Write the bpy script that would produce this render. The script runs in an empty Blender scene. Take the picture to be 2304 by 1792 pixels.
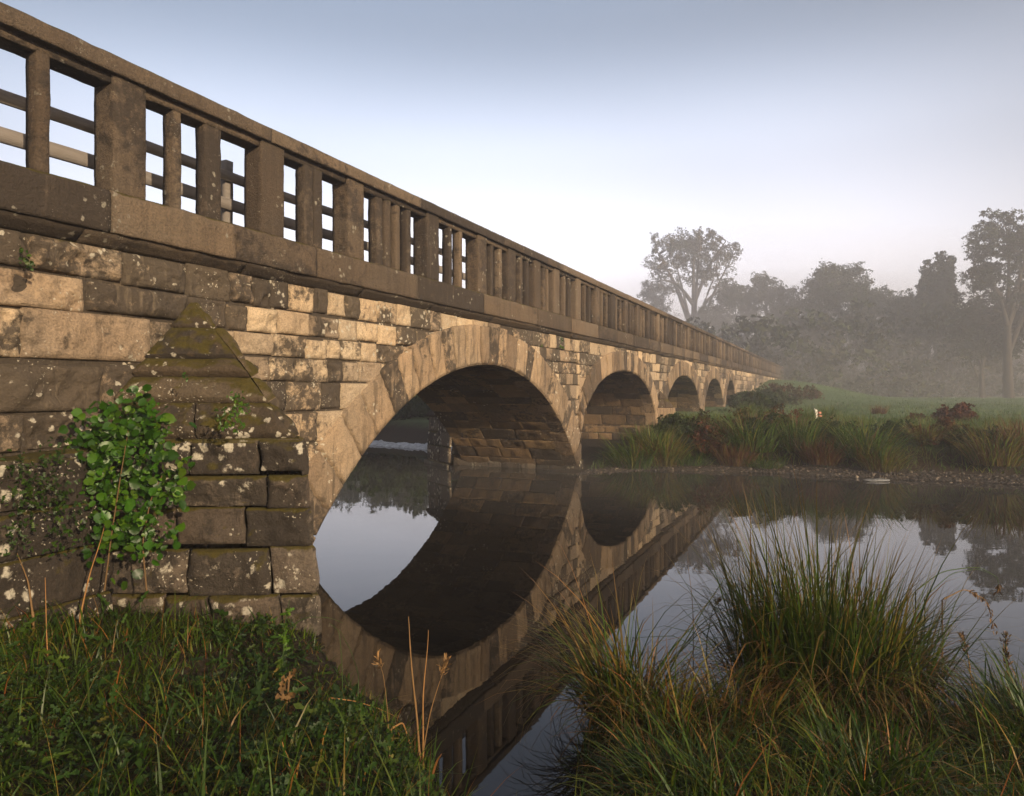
import bpy, math, random
import numpy as np
from mathutils import Vector, Matrix

random.seed(7)
RNG = np.random.default_rng(11)
SC = bpy.context.scene
COL = SC.collection
EYE = 1.98                      # camera height above the river, metres
ALPHA = math.atan(713 / 1557)   # angle of the bridge to the line of sight
SA, CA = math.sin(ALPHA), math.cos(ALPHA)

# ------------------------------------------------------------------ helpers
def hash3(ix, iy, iz, seed):
    h = (ix.astype(np.int64) * 374761393 + iy.astype(np.int64) * 668265263 + iz.astype(np.int64) * 2147483647 + seed * 1274126177) & 0xFFFFFFFF
    h = ((h ^ (h >> 13)) * 1274126177) & 0xFFFFFFFF
    h = ((h ^ (h >> 16)) * 2246822519) & 0xFFFFFFFF
    return ((h ^ (h >> 15)) & 0xFFFFFF) / float(0xFFFFFF)

def vnoise(P, seed=0):
    P = np.asarray(P, float)
    i = np.floor(P).astype(np.int64)
    f = P - i
    f = f * f * (3 - 2 * f)
    x, y, z = i[:, 0], i[:, 1], i[:, 2]
    r = 0
    for dx in (0, 1):
        wx = f[:, 0] if dx else 1 - f[:, 0]
        for dy in (0, 1):
            wy = f[:, 1] if dy else 1 - f[:, 1]
            for dz in (0, 1):
                wz = f[:, 2] if dz else 1 - f[:, 2]
                r = r + wx * wy * wz * hash3(x + dx, y + dy, z + dz, seed)
    return r * 2 - 1

def fbm(P, octv=3, seed=0, gain=0.5):
    P = np.asarray(P, float)
    a, r = 1.0, 0
    for o in range(octv):
        r = r + a * vnoise(P * (2.03 ** o) + 17.3 * o, seed + o)
        a *= gain
    return r

def new_obj(name, data, parent=None):
    o = bpy.data.objects.new(name, data)
    COL.objects.link(o)
    if parent is not None:
        o.parent = parent
    return o

def tag(o, label=None, cat=None, group=None, kind=None):
    for k, v in (('label', label), ('category', cat), ('group', group), ('kind', kind)):
        if v:
            o[k] = v
    return o

def empty(name, loc=(0, 0, 0), rz=0.0, label=None, cat=None, group=None):
    o = new_obj(name, None)
    o.empty_display_size = 0.2
    o.location = loc
    o.rotation_euler = (0, 0, rz)
    return tag(o, label, cat, group)

class MB:
    """collects vertices, quads and triangles and a per-vertex tint"""
    def __init__(s):
        s.V, s.F4, s.F3, s.T, s.n = [], [], [], [], 0
    def add(s, V, F4=None, T=None, F3=None):
        V = np.asarray(V, float).reshape(-1, 3)
        k = len(V)
        s.V.append(V)
        if F4 is not None and len(F4):
            s.F4.append(np.asarray(F4, np.int64).reshape(-1, 4) + s.n)
        if F3 is not None and len(F3):
            s.F3.append(np.asarray(F3, np.int64).reshape(-1, 3) + s.n)
        if T is None:
            T = (0.5, 0.5, 0.5)
        T = np.asarray(T, float)
        if T.ndim == 1:
            T = np.tile(T, (k, 1))
        s.T.append(T)
        s.n += k
    def mesh(s, name, mat=None, smooth=False):
        me = bpy.data.meshes.new(name)
        V = np.concatenate(s.V) if s.V else np.zeros((0, 3))
        T = np.concatenate(s.T) if s.T else np.zeros((0, 3))
        F4 = np.concatenate(s.F4) if s.F4 else np.zeros((0, 4), np.int64)
        F3 = np.concatenate(s.F3) if s.F3 else np.zeros((0, 3), np.int64)
        me.vertices.add(len(V))
        me.vertices.foreach_set('co', V.astype(np.float32).ravel())
        idx = np.concatenate([F4.ravel(), F3.ravel()]).astype(np.int32)
        me.loops.add(len(idx))
        me.loops.foreach_set('vertex_index', idx)
        st = np.concatenate([np.arange(len(F4)) * 4, len(F4) * 4 + np.arange(len(F3)) * 3]).astype(np.int32)
        me.polygons.add(len(st))
        me.polygons.foreach_set('loop_start', st)
        if smooth:
            me.polygons.foreach_set('use_smooth', np.ones(len(st), bool))
        at = me.attributes.new('tint', 'FLOAT_COLOR', 'POINT')
        at.data.foreach_set('color', np.concatenate([T, np.ones((len(T), 1))], 1).astype(np.float32).ravel())
        me.update(calc_edges=True)
        if mat is not None:
            me.materials.append(mat)
        return me
    def build(s, name, mat, parent=None, smooth=False):
        return new_obj(name, s.mesh(name, mat, smooth), parent)

def gridF(na, nb):
    i = np.arange(na - 1)[:, None] * nb + np.arange(nb - 1)[None, :]
    return np.stack([i, i + nb, i + nb + 1, i + 1], -1).reshape(-1, 4)

def wpt(s, D, z):
    """bridge coordinates (along, away, up) -> world"""
    s, D = np.asarray(s, float), np.asarray(D, float)
    return np.stack([s * SA - D * CA, s * CA + D * SA, np.asarray(z, float) + 0 * s], -1)

# ------------------------------------------------------------------ node materials
def mat_new(name):
    m = bpy.data.materials.new(name)
    m.use_nodes = True
    nt = m.node_tree
    for n in list(nt.nodes):
        nt.nodes.remove(n)
    out = nt.nodes.new('ShaderNodeOutputMaterial')
    return m, nt, out

class NB:
    def __init__(s, nt):
        s.nt = nt
    def n(s, t, **kw):
        nd = s.nt.nodes.new(t)
        for k, v in kw.items():
            setattr(nd, k, v)
        return nd
    def l(s, a, b):
        s.nt.links.new(a, b)
    def set(s, sock, v):
        if isinstance(v, bpy.types.NodeSocket):
            s.l(v, sock)
        else:
            sock.default_value = v
    def coord(s, scale=(1, 1, 1), kind='Object'):
        tc = s.n('ShaderNodeTexCoord')
        mp = s.n('ShaderNodeMapping')
        s.l(tc.outputs[kind], mp.inputs['Vector'])
        mp.inputs['Scale'].default_value = scale
        return mp.outputs[0]
    def noise(s, vec, scale, detail=4, rough=0.55, dist=0.0, out='Fac'):
        nd = s.n('ShaderNodeTexNoise')
        s.l(vec, nd.inputs['Vector'])
        nd.inputs['Scale'].default_value = scale
        nd.inputs['Detail'].default_value = detail
        nd.inputs['Roughness'].default_value = rough
        nd.inputs['Distortion'].default_value = dist
        return nd.outputs[out]
    def voro(s, vec, scale, feature='F1', out='Distance', rnd=1.0):
        nd = s.n('ShaderNodeTexVoronoi', feature=feature)
        s.l(vec, nd.inputs['Vector'])
        nd.inputs['Scale'].default_value = scale
        nd.inputs['Randomness'].default_value = rnd
        return nd.outputs[out]
    def ramp(s, fac, stops, interp='LINEAR'):
        nd = s.n('ShaderNodeValToRGB')
        cr = nd.color_ramp
        cr.interpolation = interp
        while len(cr.elements) < len(stops):
            cr.elements.new(0.5)
        for e, (p, c) in zip(cr.elements, stops):
            e.position = p
            e.color = (c, c, c, 1) if not hasattr(c, '__len__') else (*c, 1)
        s.set(nd.inputs[0], fac)
        return nd.outputs[0]
    def mix(s, fac, a, b, mode='MIX'):
        nd = s.n('ShaderNodeMix', data_type='RGBA', blend_type=mode)
        s.set(nd.inputs[0], fac)
        for k, v in ((6, a), (7, b)):
            if not isinstance(v, bpy.types.NodeSocket):
                v = (*v, 1) if hasattr(v, '__len__') and len(v) == 3 else v
            s.set(nd.inputs[k], v)
        return nd.outputs[2]
    def math(s, op, a, b=0.0, clamp=False):
        nd = s.n('ShaderNodeMath', operation=op, use_clamp=clamp)
        s.set(nd.inputs[0], a)
        s.set(nd.inputs[1], b)
        return nd.outputs[0]
    def attr(s, name='tint'):
        nd = s.n('ShaderNodeAttribute')
        nd.attribute_name = name
        sp = s.n('ShaderNodeSeparateColor')
        s.l(nd.outputs['Color'], sp.inputs[0])
        return sp.outputs
    def normal_z(s):
        g = s.n('ShaderNodeNewGeometry')
        sp = s.n('ShaderNodeSeparateXYZ')
        s.l(g.outputs['Normal'], sp.inputs[0])
        return sp.outputs[2]
    def pos_z(s):
        g = s.n('ShaderNodeNewGeometry')
        sp = s.n('ShaderNodeSeparateXYZ')
        s.l(g.outputs['Position'], sp.inputs[0])
        return sp.outputs[2]
    def bump(s, h, strength=0.5, dist=0.02):
        nd = s.n('ShaderNodeBump')
        nd.inputs['Strength'].default_value = strength
        nd.inputs['Distance'].default_value = dist
        s.l(h, nd.inputs['Height'])
        return nd.outputs[0]
    def principled(s, col, rough=0.9, normal=None, spec=0.3, **kw):
        p = s.n('ShaderNodeBsdfPrincipled')
        s.set(p.inputs['Base Color'], (*col, 1) if hasattr(col, '__len__') and not isinstance(col, bpy.types.NodeSocket) else col)
        s.set(p.inputs['Roughness'], rough)
        p.inputs['Specular IOR Level'].default_value = spec
        if normal is not None:
            s.l(normal, p.inputs['Normal'])
        for k, v in kw.items():
            p.inputs[k].default_value = v
        return p.outputs[0]

def stone_mat(name, pale, mid, dark, crust=0.5, lichen=0.5, moss=0.3, streak=0.0, bumps=0.6, wet=False, lit=1.0, crustcol=(0.03, 0.024, 0.019)):
    """weathered sandstone: per-stone colour, black crust patches, pale lichen discs, moss on ledges"""
    m, nt, out = mat_new(name)
    b = NB(nt)
    v = b.coord()
    r, g, bl = b.attr()[:3]
    # each stone shifts the pattern
    sh = b.n('ShaderNodeVectorMath', operation='MULTIPLY_ADD')
    cmb = b.n('ShaderNodeCombineXYZ')
    b.l(r, cmb.inputs[0]); b.l(bl, cmb.inputs[1]); b.l(g, cmb.inputs[2])
    b.l(cmb.outputs[0], sh.inputs[0]); sh.inputs[1].default_value = (9, 9, 9); b.l(v, sh.inputs[2])
    vs = sh.outputs[0]
    base = b.ramp(b.math('ADD', b.math('MULTIPLY', g, 0.72), b.math('MULTIPLY', b.noise(vs, 3.2, 6, 0.62), 0.28)),
                  [(0.12, dark), (0.45, mid), (0.8, pale)])
    grain = b.noise(v, 55, 5, 0.7)
    base = b.mix(0.55, base, b.ramp(grain, [(0.28, (0.22, 0.2, 0.18)), (0.5, (1, 1, 1)), (0.72, (1.7, 1.62, 1.5))]), 'MULTIPLY')
    hue = b.noise(v, 1.1, 3)
    base = b.mix(0.35, base, b.ramp(hue, [(0.3, (1.12, 0.95, 0.78)), (0.7, (0.86, 0.95, 1.06))]), 'MULTIPLY')
    # soot and algae crust, heavier on stones whose b-channel is low
    cn = b.noise(vs, 2.6, 8, 0.68, 0.6)
    cn2 = b.noise(vs, 11, 6, 0.7, 0.3)
    cn0 = b.noise(b.coord((1, 1, 1.5)), 0.9, 7, 0.66, 0.8)
    cf = b.math('ADD', b.math('ADD', b.math('MULTIPLY', cn, 0.28), b.math('MULTIPLY', cn0, 0.36)), b.math('MULTIPLY', cn2, 0.36))
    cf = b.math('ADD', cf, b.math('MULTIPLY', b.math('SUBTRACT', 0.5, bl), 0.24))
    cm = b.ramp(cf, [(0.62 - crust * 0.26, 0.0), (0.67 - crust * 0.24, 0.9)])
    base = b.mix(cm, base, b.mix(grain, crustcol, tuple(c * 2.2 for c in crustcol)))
    if streak > 0:
        vst = b.coord((9, 9, 0.9))
        sn = b.noise(vst, 1.0, 5, 0.6, 0.4)
        base = b.mix(b.ramp(sn, [(0.5, 0.0), (0.62, streak)]), base, tuple(c * 1.6 for c in crustcol))
        sn2 = b.noise(b.coord((13, 13, 1.3)), 1.0, 5, 0.6, 0.6)
        base = b.mix(b.ramp(sn2, [(0.58, 0.0), (0.7, streak * 0.7)]), base, tuple(min(1, c * 1.25) for c in pale))
    # lichen discs
    wv = b.n('ShaderNodeVectorMath', operation='MULTIPLY_ADD')
    nz = b.noise(v, 14, 3, 0.6, 0, 'Color')
    b.l(nz, wv.inputs[0]); wv.inputs[1].default_value = (0.09, 0.09, 0.09); b.l(v, wv.inputs[2])
    d1 = b.voro(wv.outputs[0], 8.0 if lichen > 0.7 else 11.0)
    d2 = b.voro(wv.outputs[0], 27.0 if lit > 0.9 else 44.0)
    zone = b.noise(v, 1.7, 4, 0.6)
    l1 = b.math('MULTIPLY', b.ramp(d1, [(0.20 + 0.16 * max(0, lichen - 0.5), 1.0), (0.29 + 0.2 * max(0, lichen - 0.5), 0.0)]), b.ramp(b.math('ADD', zone, b.math('MULTIPLY', grain, 0.12)), [(0.70 - 0.2 * lichen, 0.0), (0.74 - 0.2 * lichen, 1.0)]))
    l2 = b.math('MULTIPLY', b.ramp(d2, [(0.16, 1.0), (0.26, 0.0)]), b.ramp(b.noise(v, 2.9, 3), [(0.68 - 0.2 * lichen, 0.0), (0.73 - 0.2 * lichen, 0.9)]))
    lm = b.math('MULTIPLY', b.math('MAXIMUM', l1, l2), b.ramp(grain, [(0.3, 0.35), (0.5, 1.0)]))
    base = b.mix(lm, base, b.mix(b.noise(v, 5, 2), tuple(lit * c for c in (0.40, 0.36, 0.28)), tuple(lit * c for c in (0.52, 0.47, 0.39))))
    # moss where the surface faces up, and in patches
    nzv = b.normal_z()
    mn = b.noise(v, 3.3, 7, 0.7, 0.4)
    mf = b.math('ADD', b.math('MULTIPLY', nzv, 0.38), b.math('MULTIPLY', mn, 0.75))
    mm = b.ramp(mf, [(0.74 - 0.25 * moss, 0.0), (0.83 - 0.25 * moss, 0.92)])
    base = b.mix(mm, base, b.mix(b.noise(v, 24, 4), (0.028, 0.026, 0.004), (0.095, 0.070, 0.008)))
    hgt = b.math('ADD', b.math('MULTIPLY', b.noise(v, 17, 8, 0.72), 0.7), b.math('MULTIPLY', grain, 0.3))
    nrm = b.bump(hgt, bumps, 0.05)
    zz = b.pos_z()
    damp = b.ramp(b.math('ADD', zz, b.math('MULTIPLY', cn, 0.25)), [(0.10, 1.0), (0.42, 0.0)])
    base = b.mix(b.math('MULTIPLY', damp, 0.75), base, (0.018, 0.015, 0.011))
    b.l(b.principled(base, 0.88, nrm, 0.25), out.inputs['Surface'])
    return m

def plant_mat(name, stops, tip=None, rough=0.5, trans=0.35, spec=0.35):
    """tint.r picks the hue of each blade or leaf, tint.g runs from root to tip, tint.b is its lightness"""
    m, nt, out = mat_new(name)
    b = NB(nt)
    r, g, bl = b.attr()[:3]
    col = b.ramp(r, stops)
    if tip:
        col = b.mix(b.ramp(g, [(tip[0], 0.0), (1.0, tip[2])]), col, tip[1])
    col = b.mix(1.0, col, b.ramp(bl, [(0.0, (0.55, 0.55, 0.55)), (1.0, (1.35, 1.35, 1.35))]), 'MULTIPLY')
    v = b.coord()
    col = b.mix(0.4, col, b.ramp(b.noise(v, 40, 3), [(0.3, (0.7, 0.7, 0.7)), (0.7, (1.25, 1.25, 1.2))]), 'MULTIPLY')
    p = b.n('ShaderNodeBsdfPrincipled')
    b.l(col, p.inputs['Base Color'])
    p.inputs['Roughness'].default_value = rough
    p.inputs['Specular IOR Level'].default_value = spec
    tr = b.n('ShaderNodeBsdfTranslucent')
    b.l(col, tr.inputs['Color'])
    mx = b.n('ShaderNodeMixShader')
    mx.inputs[0].default_value = trans
    b.l(p.outputs[0], mx.inputs[1]); b.l(tr.outputs[0], mx.inputs[2])
    b.l(mx.outputs[0], out.inputs['Surface'])
    return m

def simple_mat(name, c0, c1, scale=6, rough=0.85, bumps=0.3, spec=0.3, stretch=(1, 1, 1)):
    m, nt, out = mat_new(name)
    b = NB(nt)
    v = b.coord(stretch)
    n = b.noise(v, scale, 6, 0.65)
    col = b.ramp(n, [(0.3, c0), (0.7, c1)])
    b.l(b.principled(col, rough, b.bump(b.noise(v, scale * 4, 5), bumps, 0.02), spec), out.inputs['Surface'])
    return m

M = {}
M['wall'] = stone_mat('wall_stone', (0.50, 0.385, 0.26), (0.27, 0.205, 0.145), (0.105, 0.082, 0.062), crust=0.60, lichen=0.55, moss=0.05, streak=0.18, bumps=1.0)
M['ring'] = stone_mat('ring_stone', (0.32, 0.235, 0.155), (0.185, 0.135, 0.092), (0.085, 0.063, 0.045), crust=0.30, lichen=0.3, moss=0.05, streak=0.55, bumps=0.9)
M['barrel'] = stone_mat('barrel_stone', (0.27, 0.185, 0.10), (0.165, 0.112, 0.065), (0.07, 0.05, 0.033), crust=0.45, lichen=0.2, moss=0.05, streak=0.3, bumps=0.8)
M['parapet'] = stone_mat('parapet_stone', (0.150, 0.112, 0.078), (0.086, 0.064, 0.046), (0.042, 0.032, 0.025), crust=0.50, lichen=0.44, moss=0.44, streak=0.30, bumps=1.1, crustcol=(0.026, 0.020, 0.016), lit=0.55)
M['cutwater'] = stone_mat('cutwater_stone', (0.20, 0.162, 0.125), (0.078, 0.059, 0.045), (0.036, 0.028, 0.022), crust=0.52, lichen=0.86, moss=0.78, streak=0.1, bumps=1.0, crustcol=(0.02, 0.016, 0.013))
M['cap'] = stone_mat('cap_stone', (0.13, 0.098, 0.066), (0.075, 0.055, 0.036), (0.042, 0.031, 0.022), crust=0.36, lichen=0.62, moss=0.56, streak=0.1, bumps=1.0, crustcol=(0.02, 0.016, 0.013))
M['deck'] = simple_mat('deck_asphalt', (0.05, 0.048, 0.045), (0.09, 0.085, 0.08), 8)

# ------------------------------------------------------------------ stone block
def block(mb, pos, a0, a1, b0, b1, La, Lb, res, joint=0.011, depth=0.04, bulge=0.012, rough=0.012, tint=(0.5, 0.5, 0.5), seed=0, freq=5.0, lean=0.0):
    na = max(2, int(round(La / res)))
    nb = max(2, int(round(Lb / res)))
    ea = min(joint / max(La, 1e-3), 0.2)
    eb = min(joint / max(Lb, 1e-3), 0.2)
    ra = min(2.6 * joint / max(La, 1e-3), 0.3)
    rb = min(2.6 * joint / max(Lb, 1e-3), 0.3)
    ta = np.concatenate([[ea * 0.4, ea], np.linspace(ra, 1 - ra, na), [1 - ea, 1 - ea * 0.4]])
    tb = np.concatenate([[eb * 0.4, eb], np.linspace(rb, 1 - rb, nb), [1 - eb, 1 - eb * 0.4]])
    A, B = np.meshgrid(ta, tb, indexing='ij')
    da = np.minimum(A, 1 - A) * La
    db = np.minimum(B, 1 - B) * Lb
    d = np.minimum(da, db)
    Av = a0 + (a1 - a0) * A.ravel()
    Bv = b0 + (b1 - b0) * B.ravel()
    P0 = pos(Av, Bv, np.zeros(Av.size))
    H = fbm(P0 * freq + seed * 3.7, 4, seed % 97, 0.55) * rough
    w = np.clip((d.ravel() - joint) / (3.0 * joint), 0, 1)
    Hh = bulge * np.sqrt(np.clip(d.ravel() / 0.07, 0, 1)) + H * (0.35 + 0.65 * w)
    Hh = Hh + lean * (B.ravel() - 0.5)
    edge = np.zeros(A.shape, bool)
    edge[0, :] = edge[-1, :] = True
    edge[:, 0] = edge[:, -1] = True
    Hh = np.where(edge.ravel(), -depth, Hh)
    # irregular arrises
    J = fbm(P0 * 7 + 31 + seed, 3, 5) * joint * 1.3
    Av = Av + np.where(d.ravel() < 3 * joint, J, 0) * (a1 - a0) / max(La, 1e-3)
    mb.add(pos(Av, Bv, Hh), gridF(len(ta), len(tb)), tint)

def prism(mb, prof, axis_pts, frame, tint=(0.5, 0.5, 0.5), rough=0.006, freq=7.0, seed=0, sub=0.06, caps=True):
    """closed profile [(u,v)...] swept along n positions; frame(t,u,v)->xyz. edges of the profile are subdivided and roughened"""
    pr = []
    n = len(prof)
    for i in range(n):
        p, q = np.array(prof[i], float), np.array(prof[(i + 1) % n], float)
        k = max(1, int(np.linalg.norm(q - p) / sub))
        for j in range(k):
            pr.append(p + (q - p) * j / k)
    pr = np.array(pr)
    c = pr.mean(0)
    T = np.asarray(axis_pts, float)
    nt_, npf = len(T), len(pr)
    TT = np.repeat(T, npf)
    UU = np.tile(pr[:, 0], nt_)
    VV = np.tile(pr[:, 1], nt_)
    P = frame(TT, UU, VV)
    k = 1 + fbm(P * freq + seed * 1.9, 3, seed % 89) * rough / max(0.05, float(np.abs(pr - c).max()))
    k2 = fbm(P * freq * 0.4 + seed * 2.3 + 50, 2, seed % 83) * rough * 0.8
    P = frame(TT, c[0] + (UU - c[0]) * k + k2, c[1] + (VV - c[1]) * k)
    i = np.arange(nt_ - 1)[:, None] * npf
    j = np.arange(npf)[None, :]
    j2 = (j + 1) % npf
    F = np.stack([i + j, i + j2, i + npf + j2, i + npf + j], -1).reshape(-1, 4)
    F3 = []
    V = [P]
    if caps:
        base = nt_ * npf
        for e, row in ((0, 0), (1, nt_ - 1)):
            cen = P[row * npf:(row + 1) * npf].mean(0)
            V.append(cen[None])
            for a in range(npf):
                p, q = row * npf + a, row * npf + (a + 1) % npf
                F3.append((base + e, q, p) if e == 0 else (base + e, p, q))
    mb.add(np.concatenate(V), F, tint, F3)

# ------------------------------------------------------------------ the bridge
BS, BD = 11.2, 7.1               # the root stands at mid-width under the first arch
bridge = empty('stone_bridge', tuple(wpt(BS, BD, 0.0)), math.pi / 2 - ALPHA,
               'long weathered sandstone bridge of five arches with open balustrade crossing the misty river', 'bridge')
def L(s, D, z):
    s = np.asarray(s, float)
    return np.stack([s - BS, np.asarray(D, float) - BD + 0 * s, np.asarray(z, float) + 0 * s], -1)

DW = 5.52          # wall face
DR = 5.475         # ring face
DB = 8.66          # back face
Z_HT, Z_CB, Z_LB, Z_ST, Z_SB, Z_MB = 4.76, 4.605, 4.535, 3.62, 3.27, 3.175
S0, S1 = -7.0, 118.0

ARCH = [dict(c=11.05, a=4.82, zs=-0.05, zc=2.41, kind='seg', R=6.0),
        dict(c=20.02, a=4.08, zs=0.42, zc=2.50, kind='ell'),
        dict(c=29.3, a=4.05, zs=0.30, zc=2.52, kind='ell'),
        dict(c=37.65, a=3.5, zs=0.3, zc=2.50, kind='ell'),
        dict(c=44.3, a=2.55, zs=0.3, zc=2.48, kind='ell')]
def intrados(A, s):
    x = np.asarray(s, float) - A['c']
    if A['kind'] == 'seg':
        z = A['zc'] - A['R'] + np.sqrt(np.maximum(A['R'] ** 2 - x * x, 0))
    else:
        z = A['zs'] + (A['zc'] - A['zs']) * np.maximum(1 - np.abs(x / A['a']) ** 2.15, 0) ** (1 / 2.15)
    return np.where(np.abs(x) < A['a'], np.maximum(z, A['zs']), -9.0)
def cutline(s, up=0.24):
    r = np.full(np.shape(np.asarray(s, float)), -9.0)
    for A in ARCH:
        v = intrados(A, s)
        r = np.maximum(r, np.where(v > -5, v + up, -9.0))
    return r
def arch_poly(A, n=400):
    if A['kind'] == 'seg':
        th = np.linspace(-1, 1, n) * math.asin(A['a'] / A['R'])
        s = A['c'] + A['R'] * np.sin(th)
        z = A['zc'] - A['R'] + A['R'] * np.cos(th)
    else:
        th = np.linspace(math.pi, 0, n)
        p = 2 / 2.15
        s = A['c'] + A['a'] * np.sign(np.cos(th)) * np.abs(np.cos(th)) ** p
        z = A['zs'] + (A['zc'] - A['zs']) * np.abs(np.sin(th)) ** p
    lo = -0.7
    zl = np.linspace(lo, A['zs'], 30)[:-1]
    s = np.concatenate([np.full(29, s[0]), s, np.full(29, s[-1])])
    z = np.concatenate([zl, z, zl[::-1]])
    d = np.concatenate([[0], np.cumsum(np.hypot(np.diff(s), np.diff(z)))])
    m = np.concatenate([[True], np.diff(d) > 1e-6])
    return d[m], s[m], z[m]

rs = lambda: random.random()
def stone_tint(palebias=0.0, crustbias=0.0):
    return (rs(), min(1, max(0, random.gauss(0.52 + palebias, 0.23))), min(1, max(0, random.gauss(0.5 + crustbias, 0.3))))

def wall_pos(Dface):
    def f(a, b, h):
        # b is a fraction between the cut of the arch and the course top, carried through a closure
        return L(a, Dface - h, b)
    return f

def lay_course(mb, s0, s1, z0, z1, wmin, wmax, Dface, resf, rough, palef=lambda s, z: 0.0, crustf=lambda s, z: 0.0, clip=True, bulge=0.014, splits=0.0, jw=0.012):
    s = s0
    while s < s1 - 0.02:
        w = random.uniform(wmin, wmax)
        if s + w > s1 - wmin * 0.6:
            w = s1 - s
        parts = [(z0, z1)]
        if random.random() < splits:
            zm = z0 + (z1 - z0) * random.uniform(0.42, 0.58)
            parts = [(z0, zm), (zm, z1)]
        for (p0, p1) in parts:
            p0, p1 = p0 + random.uniform(-.016, .016), p1 + random.uniform(-.016, .016)
            xs = np.linspace(s, s + w, 25)
            cut = cutline(xs) if clip else np.full(25, -9.0)
            ok = cut < p1 - 0.05
            i = 0
            while i < 25:
                if not ok[i]:
                    i += 1; continue
                j = i
                while j + 1 < 25 and ok[j + 1]:
                    j += 1
                if xs[j] - xs[i] > 0.05:
                    sa, sb = xs[i], xs[j]
                    cm = 0.5 * (sa + sb)
                    def pos(a, b, h, p0=p0, p1=p1):
                        lo = np.maximum(p0, cutline(a)) if clip else p0
                        lo = np.minimum(lo, p1 - 0.02)
                        return L(a, Dface - h, lo + (p1 - lo) * b)
                    block(mb, pos, sa, sb, 0, 1, sb - sa, p1 - p0, resf(cm), joint=jw, depth=0.055,
                          bulge=bulge * random.uniform(0.6, 1.4), rough=rough * random.uniform(0.6, 1.5), seed=random.randrange(9999),
                          tint=stone_tint(palef(cm, p0), crustf(cm, p0)), lean=random.uniform(-0.006, 0.006))
                i = j + 1
        s += w

def res_at(s):
    return 0.020 if s < 8.5 else (0.045 if s < 14 else (0.09 if s < 26 else 0.22))

# sunlit stretch painted in: paler stones, with less crust, towards the first arch
pf = lambda s, z: 0.22 * math.exp(-((s - 7.6) / 3.0) ** 2) + 0.02 * math.exp(-((s - 2.0) / 2.0) ** 2)
cf = lambda s, z: 0.20 * math.exp(-((s - 8.2) / 3.0) ** 2) + 0.04 * math.exp(-((s - 2.5) / 2.0) ** 2)
wall = MB()
left_rows = [3.175, 2.87, 2.60, 2.19, 1.80, 1.50, 1.15]
right_rows = [3.175, 2.86, 2.58, 2.335, 2.06, 1.72, 1.35, 0.95, 0.5, 0.1, -0.4]
for z1, z0 in zip(left_rows[:-1], left_rows[1:]):
    lay_course(wall, S0, 4.66, z0, z1, 0.42, 1.10, DW, res_at, 0.050, pf, cf, bulge=0.024, jw=0.019)
for k, (z1, z0) in enumerate(zip(right_rows[:-1], right_rows[1:])):
    lay_course(wall, 4.66, 16.0, z0, z1, 0.22, 0.60, DW, res_at, 0.036, pf, cf, jw=0.017, bulge=0.015, splits=0.0)
far_rows = [3.175, 2.86, 2.56, 2.26, 1.95, 1.6, 1.25, 0.85, 0.4, -0.2]
for z1, z0 in zip(far_rows[:-1], far_rows[1:]):
    lay_course(wall, 16.0, 48.0, z0, z1, 0.35, 0.95, DW, res_at, 0.013, lambda s, z: 0.05, lambda s, z: 0.05)
    lay_course(wall, 48.0, S1, z0, z1, 0.9, 2.2, DW, res_at, 0.012, lambda s, z: 0.05, lambda s, z: 0.05)
# mortar plane behind the stones, clipped by the arches
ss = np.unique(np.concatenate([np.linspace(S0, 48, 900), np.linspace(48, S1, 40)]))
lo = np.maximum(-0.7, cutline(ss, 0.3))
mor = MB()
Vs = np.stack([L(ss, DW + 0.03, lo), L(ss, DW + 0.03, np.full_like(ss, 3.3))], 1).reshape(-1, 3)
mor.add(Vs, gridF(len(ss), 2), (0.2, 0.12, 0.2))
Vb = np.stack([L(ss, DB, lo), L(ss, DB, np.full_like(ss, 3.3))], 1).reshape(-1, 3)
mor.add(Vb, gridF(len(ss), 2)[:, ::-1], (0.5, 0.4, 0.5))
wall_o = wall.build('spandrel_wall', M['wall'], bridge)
mor.build('wall_core', M['wall'], wall_o)

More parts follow.
